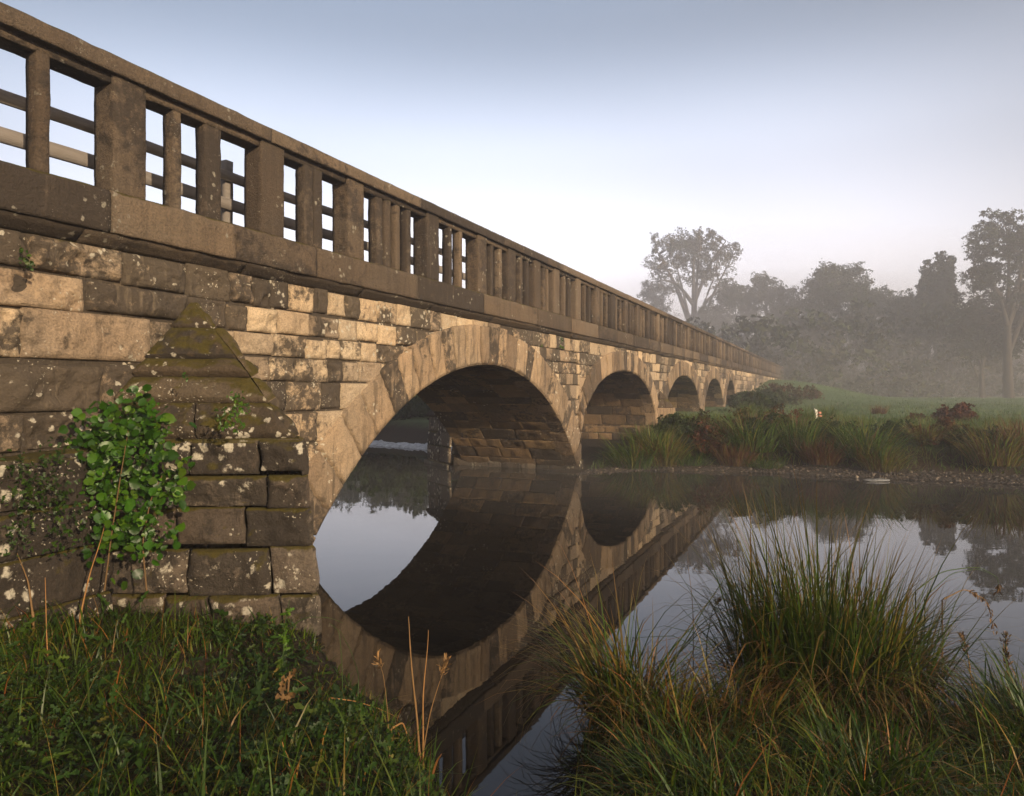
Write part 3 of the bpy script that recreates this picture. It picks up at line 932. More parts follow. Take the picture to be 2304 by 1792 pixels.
def short(X, Y):
    # trampled short growth round the foot of the cutwater and along the water
    sd = terrain(X, Y)[1]
    return (1 - 0.66 * np.exp(-((X + 1.6) / 1.4) ** 2 - ((Y - 4.65) / 1.2) ** 2)) * np.where(Y < 7, 0.55 + 0.45 * sstep(0.0, 0.5, sd), 1.0)
def lawn(mb, n, x0, x1, y0, y1, cond, L0, L1, W0, W1, huef, dens=None, leanmax=0.9, curv=1.3):
    X, Y, Z = scatter_pts(n, x0, x1, y0, y1, cond, dens)
    n = len(X)
    pat = fbm(np.stack([X, Y, 0 * X], -1) * 1.6, 3, 21)
    Ln = RNG.uniform(L0, L1, n) * (1 + 0.35 * pat)
    Ln = Ln * short(X, Y)
    blades(mb, X, Y, Z - 0.02, Ln, RNG.uniform(W0, W1, n), RNG.uniform(0, 2 * math.pi, n), np.abs(RNG.normal(0, leanmax * 0.5, n)), RNG.uniform(0.2, curv, n), np.clip(huef(X, Y, pat), 0, 1), np.clip(RNG.normal(0.5, 0.25, n), 0, 1))

# left bank
mb = MB()
cl = lambda x, y, sd, nr_: (sd > 0.0) & nr_ & infront(x, y) & notcut(x, y) & inview(x, y) & (x < 0.12)
hl = lambda X, Y, pat: RNG.beta(1.4, 2.6, len(X)) * 0.75 + 0.12 * pat + np.where(RNG.random(len(X)) < 0.10, 0.5, 0)
dl = lambda x, y: np.clip(0.35 + (y - 1.4) * 0.22, 0.3, 1)
lawn(mb, 11500, -4.6, 0.12, 1.3, 6.0, cl, 0.08, 0.28, 0.005, 0.013, hl, dl, 1.8, 2.2)
lawn(mb, 3000, -4.6, 0.12, 1.3, 6.0, cl, 0.25, 0.55, 0.006, 0.014, hl, dl, 1.6, 2.6)
lawn(mb, 320, -4.6, 0.12, 1.3, 6.0, cl, 0.30, 0.6, 0.003, 0.006, lambda X, Y, p_: RNG.uniform(.8, 1, len(X)), dl, 1.6, 1.0)
lawn(mb, 3500, -4.6, 0.12, 1.3, 6.0, cl, 0.15, 0.42, 0.002, 0.005, lambda X, Y, p_: RNG.uniform(.35, 1, len(X)), dl, 1.9, 3.6)
tag(mb.build('grass', M['grass']), 'tangled green bank grass below the abutment', 'grass', kind='stuff')

BRAM_T = np.array([(0, 0, 0), (-.22, .06, .05), (-.40, .22, .09), (-.38, .36, .06), (-.46, .50, .08), (-.34, .62, .05), (-.33, .76, .04), (-.16, .86, .0), (0, 1.0, -.10), (.16, .86, .0), (.33, .76, .04), (.34, .62, .05), (.46, .50, .08), (.38, .36, .06), (.40, .22, .09), (.22, .06, .05), (0, .5, -.05)])
BRAM_F3 = [(k, 16, k + 1) for k in range(15)] + [(15, 16, 0)]
LEAF_T = np.array([(0, 0, 0), (-.26, .18, .05), (-.40, .42, .07), (-.30, .72, .04), (0, 1.0, -.06), (.30, .72, .04), (.40, .42, .07), (.26, .18, .05), (0, .45, -.02)])
LEAF_F3 = [(0, 8, 1), (1, 8, 2), (2, 8, 3), (3, 8, 4), (4, 8, 5), (5, 8, 6), (6, 8, 7), (7, 8, 0)]
FERN_T = np.array([(0, 0, 0), (-.30, .10, .02), (-.12, .28, .01), (-.34, .45, .02), (-.10, .58, 0), (-.22, .80, 0), (0, 1, -.03), (.22, .80, 0), (.10, .58, 0), (.34, .45, .02), (.12, .28, .01), (.30, .10, .02), (0, .45, -.015)])
FERN_F3 = [(k, 12, k + 1) for k in range(11)] + [(11, 12, 0)]
def leaves(mb, P, nrm, up, size, hue, light, T=LEAF_T, F3=LEAF_F3, wide=1.0):
    """leaves at P facing nrm, tip along up"""
    P, nrm, up = (np.asarray(q, float) for q in (P, nrm, up))
    n = len(P)
    nrm = nrm / np.linalg.norm(nrm, axis=1, keepdims=True)
    up = up - (up * nrm).sum(1, keepdims=True) * nrm
    up = up / (np.linalg.norm(up, axis=1, keepdims=True) + 1e-9)
    rt = np.cross(up, nrm)
    V = P[:, None] + size[:, None, None] * (T[None, :, 0:1] * wide * rt[:, None] + T[None, :, 1:2] * up[:, None] + T[None, :, 2:3] * nrm[:, None])
    k = len(T)
    tn = np.stack([np.repeat(hue, k), np.tile(np.clip(T[:, 1], 0, 1), n), np.repeat(light, k)], -1)
    F = (np.arange(n)[:, None, None] * k + np.array(F3)[None]).reshape(-1, 3)
    mb.add(V.reshape(-1, 3), None, tn, F)
def rdir(n, zmin=-1.0):
    v = RNG.normal(0, 1, (n, 3)); v /= np.linalg.norm(v, axis=1, keepdims=True)
    v[:, 2] = np.where(v[:, 2] < zmin, -v[:, 2], v[:, 2])
    return v

# low herbs among the grass
mb = MB()
X, Y, Z = scatter_pts(2600, -4.6, 0.12, 1.3, 6.0, lambda x, y, sd, nr_: cl(x, y, sd, nr_) & (sd > 0.1) & (fbm(np.stack([x, y, 0 * x], -1) * 1.9, 2, 77) > 0.05), dl)
n = len(X)
P = np.stack([X, Y, Z + RNG.uniform(0.02, 0.22, n) * short(X, Y)], -1)
leaves(mb, P, rdir(n, 0.0) + np.array([0.25, -0.5, 0.9]), rdir(n), RNG.uniform(0.025, 0.07, n), RNG.beta(2, 2.2, n), RNG.random(n), FERN_T, FERN_F3, 0.75)
X, Y, Z = scatter_pts(520, -4.6, 0.12, 1.3, 6.0, lambda x, y, sd, nr_: cl(x, y, sd, nr_) & (sd > 0.15), dl)
n = len(X)
leaves(mb, np.stack([X, Y, Z + RNG.uniform(0.05, 0.2, n) * short(X, Y)], -1), rdir(n, 0.0) * .8 + np.array([0.15, -0.4, 0.9]), rdir(n), RNG.uniform(0.07, 0.15, n), RNG.beta(2, 2, n) * .95, RNG.random(n), FERN_T, FERN_F3, 0.55)
tag(mb.build('undergrowth', M['herb']), 'low feathery herbs in the bank grass', 'herbs', kind='stuff')

# right bank
mb = MB()
cr = lambda x, y, sd, nr_: (sd > -0.02) & nr_ & inview(x, y) & (x > 0.12)
hr = lambda X, Y, pat: RNG.beta(1.5, 2.4, len(X)) * 0.8 + 0.14 * pat + np.where(RNG.random(len(X)) < 0.14, 0.45, 0)
lawn(mb, 16500, 0.12, 5.4, 1.3, 5.6, cr, 0.10, 0.32, 0.005, 0.011, hr, dl, 1.7, 2.2)
lawn(mb, 2600, 0.12, 5.4, 1.3, 5.6, cr, 0.28, 0.58, 0.005, 0.011, hr, dl, 1.4, 2.6)
lawn(mb, 5000, 0.12, 5.4, 1.3, 5.6, cr, 0.20, 0.55, 0.002, 0.005, lambda X, Y, p_: RNG.uniform(.45, 1, len(X)), dl, 1.8, 3.6)
tag(mb.build('grass', M['grass']), 'matted wet grass between the two large tussocks and the river', 'grass', kind='stuff')

# large tussocks
def tussock(name, x, y, n, r, H, label, spread=0.5, mat='tussock', droop=(0.1, 0.9), group=None, hue=(1.5, 2.7), dead=0.5, w=(0.007, 0.017), z=None, azc=None):
    z = float(terrain([x], [y])[0][0]) - 0.03 if z is None else z
    root = empty(name, (x, y, z), 0, label, 'grass tussock', group)
    mb = MB()
    a = RNG.uniform(0, 2 * math.pi, n); q = r * np.sqrt(RNG.random(n))
    X, Y = q * np.cos(a), q * np.sin(a)
    az = a + RNG.normal(0, 0.55, n)
    if azc is not None:
        az = np.where(RNG.random(n) < 0.45, azc + RNG.normal(0, 0.6, n), az)
    lean = np.abs(RNG.normal(0, 0.13, n)) + spread * (q / r) ** 1.5 * RNG.uniform(0.3, 1.0, n)
    hm = 1 + 0.42 * fbm(np.stack([X * 7 + x * 3, Y * 7, 0 * X], -1), 2, 41)
    blades(mb, X, Y, 0 * X, H * hm * RNG.beta(4, 2.0, n) * 1.12, RNG.uniform(*w, n), az, lean, RNG.uniform(*droop, n) + np.where(RNG.random(n) < .32, RNG.uniform(.6, 2.4, n), 0), np.clip(RNG.beta(*hue, n), 0, 1), np.clip(RNG.normal(0.5, 0.25, n), 0, 1), 6, 0.012)
    mb.build('blades', M[mat], root)
    nd = int(n * dead)
    if nd:
        mb = MB()
        a = RNG.uniform(0, 2 * math.pi, nd); q = r * np.sqrt(RNG.random(nd)) * 1.05
        blades(mb, q * np.cos(a), q * np.sin(a), 0.02 + 0 * q + RNG.uniform(0, 0.12, nd) * H, H * RNG.uniform(0.25, 0.75, nd), RNG.uniform(*w, nd) * 0.8, a + RNG.normal(0, 0.8, nd), RNG.uniform(0.4, 1.3, nd), RNG.uniform(0.6, 2.4, nd), RNG.random(nd) * 0.75, RNG.random(nd) * 0.7, 5)
        mb.build('dead_thatch', M['dry'], root)
    return root
tussock('grass_tussock', 1.93, 4.20, 950, 0.38, 1.12, 'largest upright tussock with reddish tips standing dark against the river', 0.26, droop=(0.05, 0.7))
tussock('grass_tussock', 1.55, 4.22, 330, 0.17, 1.0, 'narrow upright tussock growing against the flank of the largest tussock', 0.2, droop=(0.05, 0.7))
tussock('grass_tussock', 2.24, 4.18, 460, 0.24, 0.95, 'tussock leaning outward beside the arching dry stems', 0.4, azc=0.3)
tussock('grass_tussock', 0.64, 3.98, 400, 0.19, 0.92, 'small pale-tipped tussock drooping over the reflection of the bridge', 0.75, droop=(0.3, 1.7), hue=(2.0, 2.0), azc=2.6)
tussock('grass_tussock', 0.86, 3.72, 420, 0.22, 0.52, 'low straw-coloured tussock in front of the small drooping one', 0.8, droop=(0.4, 1.6), hue=(2.4, 1.8))
tussock('grass_tussock', 1.22, 3.78, 420, 0.26, 0.52, 'loose brownish tussock filling the dip between the small and the largest tussock', 0.7, droop=(0.3, 1.6), hue=(2.4, 2.2))
tussock('grass_tussock', 2.62, 3.35, 640, 0.34, 0.56, 'soft grey-green tussock at the frame edge in front of the dry weeds', 0.7, droop=(0.3, 1.4), hue=(1.3, 3.2), mat='grass')
tussock('grass_tussock', 1.55, 3.0, 600, 0.36, 0.45, 'flattened wet tussock on the bank in front of the largest one', 0.9, droop=(0.6, 1.9), hue=(1.4, 2.6), mat='grass')
tussock('grass_tussock', 0.74, 2.95, 480, 0.26, 0.45, 'dark tussock hanging over the narrow inlet', 0.9, droop=(0.6, 2.0), hue=(1.3, 2.8), mat='grass', azc=2.9)
tussock('grass_tussock', 2.95, 3.75, 500, 0.22, 0.42, 'thin dark tussock beside the frame edge above the water', 0.5, hue=(2.2, 2.0))

# stalks
def tube(mb, pts, rad, sides=5, tint=(0.5, 0.5, 0.5)):
    pts = np.asarray(pts, float)
    n = len(pts)
    tg = np.gradient(pts, axis=0)
    tg /= np.linalg.norm(tg, axis=1, keepdims=True) + 1e-9
    ref = np.where(np.abs(tg[:, 2:3]) > 0.9, np.array([[1.0, 0, 0]]), np.array([[0, 0, 1.0]]))
    u = np.cross(tg, ref); u /= np.linalg.norm(u, axis=1, keepdims=True) + 1e-9
    w = np.cross(tg, u)
    a = np.arange(sides) / sides * 2 * math.pi
    rad = np.asarray(rad, float) * np.ones(n)
    V = pts[:, None] + rad[:, None, None] * (np.cos(a)[None, :, None] * u[:, None] + np.sin(a)[None, :, None] * w[:, None])
    i = np.arange(n - 1)[:, None] * sides
    j = np.arange(sides)[None]
    F = np.stack([i + j, i + (j + 1) % sides, i + sides + (j + 1) % sides, i + sides + j], -1).reshape(-1, 4)
    mb.add(V.reshape(-1, 3), F, tint)
def px(x, y, Y):
    """point at distance Y seen at photograph pixel (x, y)"""
    return np.array([(x - 1152) / 1557 * Y, Y, EYE - (y - 875) / 1557 * Y])
def curve_pts(ctrl, n=24):
    c = np.asarray(ctrl, float)
    t = np.linspace(0, len(c) - 1, n)
    k = np.arange(len(c))
    P = np.stack([np.interp(t, k, c[:, q]) for q in range(3)], -1)
    for _ in range(3):
        P[1:-1] = 0.25 * P[:-2] + 0.5 * P[1:-1] + 0.25 * P[2:]
    return P
def stalk(ctrl, Y, label, r=0.004, hue=0.6, head=None, hl_=0.1, hue2=0.5, leafy=0, name='dry_stalk', cat='stalk'):
    """ctrl: photograph pixels from root to tip"""
    dz = np.linspace(0, 0.12, len(ctrl))
    pts = curve_pts([px(a, b_, Y + d) for (a, b_), d in zip(ctrl, dz)], 30)
    pts = pts + 0.010 * np.stack([np.sin(np.linspace(0, 5, 30) + ctrl[0][0]), 0 * pts[:, 0], 0 * pts[:, 0]], -1) * np.linspace(0, 1, 30)[:, None]
    x, y = pts[0][0], pts[0][1]
    z = float(terrain([x], [y])[0][0])
    base = np.array([x, y, min(z, pts[0][2])])
    root = empty(name, tuple(base), 0, label, cat)
    mb = MB()
    P = pts - base
    if P[0, 2] > 0.005:
        P = np.concatenate([[[P[0, 0], P[0, 1], -0.02]], P])
    tube(mb, P, np.linspace(r, r * 0.28, len(P)) * (1 + 0.28 * (np.sin(np.linspace(0, 19, len(P))) > 0.93)), 5, (hue, 0.3, 0.55))
    mb.build('stem', M['dry' if hue > 0.35 else 'grass'], root)
    if head:
        mb = MB()
        n = head
        k = RNG.integers(int(len(P) * (1 - hl_ * 1.6)), len(P), n)
        pos_ = P[k] + RNG.normal(0, 0.006, (n, 3))
        tg = (P[-1] - P[-6]); tg /= np.linalg.norm(tg)
        leaves(mb, pos_, rdir(n), tg[None] + rdir(n) * 0.6, RNG.uniform(0.018, 0.045, n), np.full(n, hue2) + RNG.normal(0, .12, n), RNG.random(n), LEAF_T, LEAF_F3, 0.35)
        mb.build('seed_head', M['dry'], root)
    if leafy:
        mb = MB()
        k = RNG.integers(4, len(P) - 2, leafy)
        leaves(mb, P[k], rdir(leafy) + np.array([0, -0.6, 0.4]), rdir(leafy) + np.array([0, 0, 0.6]), RNG.uniform(0.03, 0.06, leafy), RNG.uniform(0.6, 0.9, leafy), RNG.random(leafy), FERN_T, FERN_F3, 1.0)
        mb.build('leaf_spray', M['leaf'], root)
    return root
stalk([(945, 1720), (938, 1600), (925, 1470), (915, 1388)], 3.55, 'tallest green stalk rising straight against the dark water', 0.007, 0.55)
stalk([(952, 1700), (953, 1580), (957, 1500), (960, 1418)], 3.6, 'reddish upright stalk standing beside the tallest green one', 0.0055, 0.75)
stalk([(952, 1690), (968, 1610), (990, 1530), (1003, 1480)], 3.6, 'leaning stalk with a feathery seed head above the water', 0.004, 0.5, 40, 0.15, 0.55)
stalk([(878, 1690), (872, 1600), (860, 1520), (848, 1480)], 3.7, 'thin stalk with a drooping seed head between bank grass and upright stalks', 0.0035, 0.4, 34, 0.14, 0.45)
stalk([(735, 1690), (770, 1580), (768, 1500), (765, 1420), (745, 1402)], 4.0, 'tall bent grass stem drooping beside the corner of the cutwater', 0.004, 0.2)
stalk([(805, 1570), (806, 1520), (790, 1460), (765, 1415)], 4.0, 'arched blade bowing from the cutwater corner to the bank', 0.0035, 0.2)
stalk([(600, 1480), (640, 1420), (690, 1388), (740, 1390), (768, 1402)], 4.4, 'long blade arching across the foot of the cutwater', 0.0035, 0.2)
stalk([(628, 1560), (636, 1470), (640, 1410), (655, 1350)], 4.5, 'bright leafy weed climbing in front of the cutwater nose', 0.006, 0.2, None, leafy=26, name='leafy_weed', cat='weed')
stalk([(660, 1780), (648, 1710), (640, 1670)], 2.9, 'orange dead stalk standing in the bank grass', 0.007, 0.95)
stalk([(880, 1640), (905, 1625), (925, 1680), (935, 1720)], 3.6, 'pale bent straw folded over at the water edge', 0.006, 0.7)
stalk([(740, 1570), (800, 1578), (850, 1595), (890, 1612)], 3.9, 'orange straw lying level over the bank edge', 0.004, 0.8)
stalk([(122, 1640), (110, 1500), (105, 1400), (98, 1300)], 4.3, 'rust-red stalk standing below the wall plinth', 0.006, 0.85)
stalk([(180, 1390), (205, 1280), (235, 1180)], 4.9, 'orange bramble cane rising out of the ivy', 0.007, 0.8)
stalk([(75, 1390), (62, 1310), (40, 1240)], 4.7, 'yellow-green reed stalk against the plinth stones', 0.008, 0.45)
stalk([(250, 1790), (200, 1680), (150, 1600), (70, 1490)], 2.9, 'long green stem slanting across the bank grass', 0.004, 0.2)
# dry arching weeds at the right
stalk([(2060, 1330), (2120, 1285), (2200, 1275), (2245, 1300), (2250, 1330)], 4.6, 'longest dry stem arching over the grey water', 0.004, 0.35, 22, 0.08, 0.2)
stalk([(2080, 1345), (2140, 1290), (2200, 1280), (2240, 1295)], 4.7, 'second dry stem arching just under the longest one', 0.003, 0.35)
stalk([(2120, 1350), (2170, 1325), (2220, 1350), (2235, 1420)], 4.5, 'dry stem with hanging dead leaves over the water', 0.0045, 0.5, 60, 0.35, 0.45)
stalk([(2190, 1560), (2180, 1480), (2160, 1430)], 4.3, 'reddish dock stalk below the hanging dead leaves', 0.006, 0.7, 40, 0.25, 0.3)
stalk([(2270, 1560), (2266, 1480), (2262, 1430)], 4.2, 'dark dead dock stalk thick with seeds at the water edge', 0.008, 0.1, 120, 0.5, 0.05)
stalk([(1590, 1440), (1600, 1380), (1620, 1350)], 4.5, 'curled brown stem between the two upright tussocks', 0.004, 0.35, 24, 0.12, 0.4)
stalk([(1560, 1400), (1555, 1310), (1546, 1245)], 4.5, 'single thin blade rising over the bright water', 0.003, 0.4)
stalk([(1690, 1330), (1660, 1305), (1610, 1300)], 4.4, 'thin straw bent level from the flank of the largest tussock', 0.003, 0.5)
# dead fern / dock leaf, pale orange, in the left grass
root = empty('dead_leaf_spray', tuple(px(640, 1560, 3.9)), 0, 'pale orange withered leaves hanging on a dead weed by the cutwater', 'dead leaves')
mb = MB()
n = 12
P = np.stack([RNG.normal(0, 0.03, n), RNG.normal(0, 0.03, n), RNG.uniform(-0.22, 0.10, n)], -1)
leaves(mb, P, rdir(n) + np.array([0, -1.6, 0.2]), rdir(n) * 0.7 + np.array([0.4, 0, 0.9]), RNG.uniform(0.05, 0.12, n), RNG.uniform(0.2, .7, n), RNG.uniform(0.0, .7, n), FERN_T, FERN_F3, 0.7)
mb.build('withered_leaves', M['dry'], root)
mb = MB()
tube(mb, curve_pts([(0.02, 0, -0.55), (0, 0, -0.2), (0.03, 0, 0.12)]), 0.006, 5, (0.4, 0.3, 0.5))
mb.build('stem', M['dry'], root)

# bramble / ivy on the cutwater
def bush_leaves(name, cells, label, cat, size, mat='leaf', stems=(), T=LEAF_T, F3=LEAF_F3, hue=(2, 2), face=(0.35, -1.0, 0.45)):
    """cells: (px, py, depth, radius_px, count)"""
    c0 = cells[0]
    o = px(c0[0], c0[1], c0[2])
    root = empty(name, tuple(o), 0, label, cat)
    mb = MB()
    for (x, y, Y, rp, n) in cells:
        c = px(x, y, Y)
        r = rp / 1557 * Y
        q = RNG.normal(0, 1, (n, 3)); q /= np.linalg.norm(q, axis=1, keepdims=True); q *= (RNG.random((n, 1)) ** 0.5) * r
        q[:, 1] *= 0.45
        leaves(mb, c - o + q, rdir(n) * 1.15 + np.array(face), rdir(n) * 0.9 + np.array([0, 0, -0.5]), size[0] + (size[1] - size[0]) * RNG.random(n) ** 1.6, np.clip(RNG.beta(*hue, n), 0, 1) * 0.95 , RNG.random(n), T, F3, RNG.uniform(0.9, 1.2))
    mb.build('leaves', M[mat], root)
    if stems:
        mb = MB()
        for st in stems:
            tube(mb, curve_pts([px(*p_) - o for p_ in st]), np.linspace(0.007, 0.003, 24), 5, (0.3, 0.3, 0.4))
        mb.build('stems', M['dry'], root)
    return root
bush_leaves('bramble_bush', [(300, 960, 5.35, 95, 230), (225, 970, 5.3, 75, 140), (215, 1040, 5.2, 60, 90), (330, 1200, 5.08, 70, 90), (240, 1190, 5.1, 70, 90), (350, 980, 5.35, 50, 45), (280, 1090, 5.25, 110, 230), (360, 1090, 5.25, 60, 110), (220, 1100, 5.2, 50, 45), (300, 1180, 5.15, 80, 80), (250, 1010, 5.3, 80, 80), (310, 900, 5.5, 40, 26), (390, 1110, 5.2, 25, 26), (300, 1040, 5.22, 190, 46), (260, 1230, 5.05, 110, 30), (390, 1060, 5.2, 60, 22)],
            'large-leaved green bramble sprawling over the left side of the cutwater', 'bramble', (0.016, 0.092), T=BRAM_T, F3=BRAM_F3,
            stems=[((235, 1330, 5.05), (250, 1210, 5.1), (270, 1080, 5.15), (290, 960, 5.3)), ((330, 1330, 5.05), (320, 1220, 5.1), (340, 1120, 5.2), (370, 1060, 5.25))])
bush_leaves('ledge_weed', [(35, 1050, 4.75, 40, 46), (110, 1080, 4.75, 70, 130), (60, 1130, 4.7, 70, 110), (150, 1200, 4.75, 60, 70), (30, 1210, 4.65, 50, 60), (160, 1140, 4.8, 50, 40), (130, 1010, 4.85, 40, 24)],
            'straggling dark weeds rooted on the mossy plinth ledge beside the bramble', 'weeds', (0.02, 0.05), 'herb', T=FERN_T, F3=FERN_F3)
bush_leaves('wall_fern', [(530, 895, 5.32, 20, 26), (525, 945, 5.25, 34, 60), (545, 915, 5.28, 28, 34), (505, 935, 5.28, 26, 30)],
            'bright green fern tuft growing from the cap of the cutwater', 'fern', (0.02, 0.045), 'leaf', T=FERN_T, F3=FERN_F3, hue=(4, 1.8))
bush_leaves('wall_weed', [(55, 578, 5.1, 16, 20), (66, 600, 5.08, 12, 14), (48, 565, 5.1, 10, 8)], 'tiny dark weed rooted in the joint under the string course', 'weed', (0.02, 0.04), 'herb')
bush_leaves('moss_tuft', [(1256, 765, 15.6, 10, 30), (1258, 778, 15.6, 7, 16)], 'small green tuft in the spandrel above the first pier', 'moss', (0.05, 0.09), 'leaf', hue=(2, 3))
bush_leaves('moss_tuft', [(1216, 778, 14.6, 6, 12)], 'yellow moss tuft beside the dark stone right of the first arch crown', 'moss', (0.03, 0.06), 'leaf', hue=(6, 1.3))
bush_leaves('wall_seedling', [(418, 850, 5.5, 12, 12)], 'tiny seedling in the cap joint above the bramble', 'seedling', (0.02, 0.03), 'leaf')
# ------------------------------------------------------------------ far bank
mb = MB()
fc = lambda x, y, sd, nr_: (sd > 0.55) & (sd < 9) & (~nr_) & ((-x * CA + y * SA) < 5.3)
hf_ = lambda X, Y, pat: RNG.beta(1.6, 2.6, len(X)) * 0.8 + 0.25 * pat
lawn(mb, 34000, -1, 22, 12.5, 27, fc, 0.16, 0.42, 0.008, 0.02, hf_, None, 1.3, 2.0)
lawn(mb, 5000, 10, 34, 20, 48, lambda x, y, sd, nr_: (sd > 0.5) & (~nr_) & ((-x * CA + y * SA) < 5.3), 0.12, 0.28, 0.014, 0.03, hf_, None, 1.3, 1.6)
tag(mb.build('grass', M['far_grass']), 'rough long grass along the far river bank', 'grass', kind='stuff')
mb = MB()
lawn(mb, 36000, 2, 60, 17, 78, lambda x, y, sd, nr_: (sd > 4) & (~nr_) & ((-x * CA + y * SA) < 5.2) & (x < 0.85 * y + 2), 0.06, 0.17, 0.016, 0.04, lambda X, Y, p_: RNG.beta(2, 2.4, len(X)) * 0.85 + 0.2 * p_, lambda x, y: np.clip(24 / y, 0.1, 1) ** 1.2, 1.1, 1.2)
tag(mb.build('meadow_grass', M['meadow']), 'short dewy meadow grass fading into mist', 'grass', kind='stuff')

def tuft_mesh(n, r, H, hue, droop, spread, w, mat, seed):
    mb = MB()
    a = RNG.uniform(0, 2 * math.pi, n); q = r * np.sqrt(RNG.random(n))
    az = a + RNG.normal(0, 0.5, n)
    blades(mb, q * np.cos(a), q * np.sin(a), 0 * q, H * RNG.beta(4, 2, n) * 1.15, RNG.uniform(*w, n), az, np.abs(RNG.normal(0, .12, n)) + spread * (q / r) ** 1.4 * RNG.uniform(.3, 1, n), RNG.uniform(*droop, n), np.clip(RNG.beta(*hue, n), 0, 1), np.clip(RNG.normal(.5, .25, n), 0, 1), 4)
    return mb.mesh('tuft', M[mat])
TM = {
    'drooping green': [tuft_mesh(520, .42, .85, (1.6, 3.0), (.5, 2.2), .8, (.012, .024), 'far_grass', 1)],
    'upright green': [tuft_mesh(420, .30, .80, (1.4, 3.2), (.1, 1.0), .45, (.012, .022), 'far_grass', 2)],
    'straw-coloured': [tuft_mesh(420, .36, .90, (5.5, 3.2), (.4, 1.9), .65, (.012, .022), 'far_grass', 3)],
    'rust-brown': [tuft_mesh(480, .40, .80, (9, 1.3), (.1, 1.3), .6, (.012, .022), 'far_grass', 4)],
    'low dark green': [tuft_mesh(420, .50, .45, (1.2, 4.5), (.6, 2.0), .9, (.012, .024), 'far_grass', 5)],
}
FT = [  # photograph x, distance, size, kind, where
    (1432, 17.3, 1.05, 'drooping green', 'at the water beside the second pier'),
    (1462, 17.9, 1.0, 'upright green', 'just behind the tussock at the second pier'),
    (1492, 17.2, 0.95, 'straw-coloured', 'hanging to the water under the third arch'),
    (1452, 19.5, 0.9, 'low dark green', 'under the opening of the second arch'),
    (1552, 17.2, 0.8, 'low dark green', 'beside the hanging straw tussock at the water'),
    (1530, 20.5, 1.0, 'upright green', 'on the bank top under the third arch'),
    (1585, 20.0, 0.95, 'drooping green', 'on the bank top under the fourth arch'),
    (1634, 18.0, 1.15, 'rust-brown', 'tallest of its colour, on the bank under the fifth arch'),
    (1655, 16.9, 0.75, 'rust-brown', 'low at the water under the fifth arch'),
    (1690, 17.4, 1.15, 'drooping green', 'tall at the water where the bridge end shows above'),
    (1716, 16.7, 0.7, 'low dark green', 'at the water before the tall drooping clump'),
    (1698, 20.5, 1.2, 'rust-brown', 'in the dark brown row on the bank top, nearest the bridge'),
    (1746, 20.2, 1.2, 'rust-brown', 'in the middle of the dark brown row on the bank top'),
    (1788, 19.6, 1.1, 'rust-brown', 'at the meadow end of the dark brown row'),
    (1795, 17.0, 1.0, 'upright green', 'at the water below the dark brown row'),
    (1828, 17.6, 0.95, 'straw-coloured', 'below the small pale board'),
    (1850, 16.4, 0.8, 'rust-brown', 'at the water below the pale board'),
    (1905, 16.8, 1.1, 'drooping green', 'largest by the bend of the shingle'),
    (1948, 16.2, 1.05, 'drooping green', 'brightest, its blades touching the shingle'),
    (1982, 15.7, 0.8, 'straw-coloured', 'leaning over the shingle point'),
    (1966, 18.6, 0.9, 'low dark green', 'in the hollow behind the shingle point'),
    (2047, 18.2, 0.75, 'rust-brown', 'small one between hollow and hanging straw clump'),
    (2080, 16.2, 1.15, 'straw-coloured', 'tallest hanging one on the dark undercut bank'),
    (2130, 17.6, 0.95, 'low dark green', 'on the rim of the dark undercut bank'),
    (2180, 16.4, 0.95, 'upright green', 'on the undercut bank beyond the hanging straw clump'),
    (2235, 15.2, 1.0, 'straw-coloured', 'on the bank close to the frame edge'),
    (2262, 15.6, 0.9, 'low dark green', 'at the frame edge on the undercut bank'),
    (2296, 15.4, 0.85, 'rust-brown', 'orange-tinged at the frame edge'),
    (2024, 21.5, 0.9, 'low dark green', 'alone on the meadow before the long brown patch'),
    (1884, 19.8, 1.05, 'straw-coloured', 'standing on the meadow beside the pale board'),
    (1864, 24.0, 1.1, 'upright green', 'dark tuft at the foot of the embankment'),
    (1813, 23.0, 1.15, 'upright green', 'spiky tuft at the embankment foot near the bridge'),
    (1978, 29.0, 0.9, 'rust-brown', 'small lone one out on the misty meadow'),
    (1975, 24.5, 0.8, 'low dark green', 'low mound on the meadow under the lone brown one'),
    (1935, 22.5, 0.8, 'low dark green', 'flat one on the meadow between straw clump and lone mound'),
    (2075, 24.5, 0.7, 'low dark green', 'between the long brown patch and the round brown bush'),
    (1680, 27.0, 1.2, 'upright green', 'in the scrub below the fifth arch'),
    (1720, 30.0, 1.3, 'low dark green', 'in the scrub at the base of the far wall'),
]
for (x, Y, sc_, kind, where) in FT:
    X = (x - 1152) / 1557 * Y
    z, sd_ = [float(q[0]) for q in terrain([X], [Y])[:2]]
    z -= 0.04
    sc_ *= 1.32 if sd_ < 1.6 else 0.68
    o = new_obj('grass_tussock', TM[kind][0])
    o.location = (X, Y, z); o.scale = (sc_, sc_, sc_ * random.uniform(.9, 1.1)); o.rotation_euler = (0, 0, random.uniform(0, 6.28))
    tag(o, f'{kind} tussock {where}', 'grass tussock', 'tussocks along the far bank')

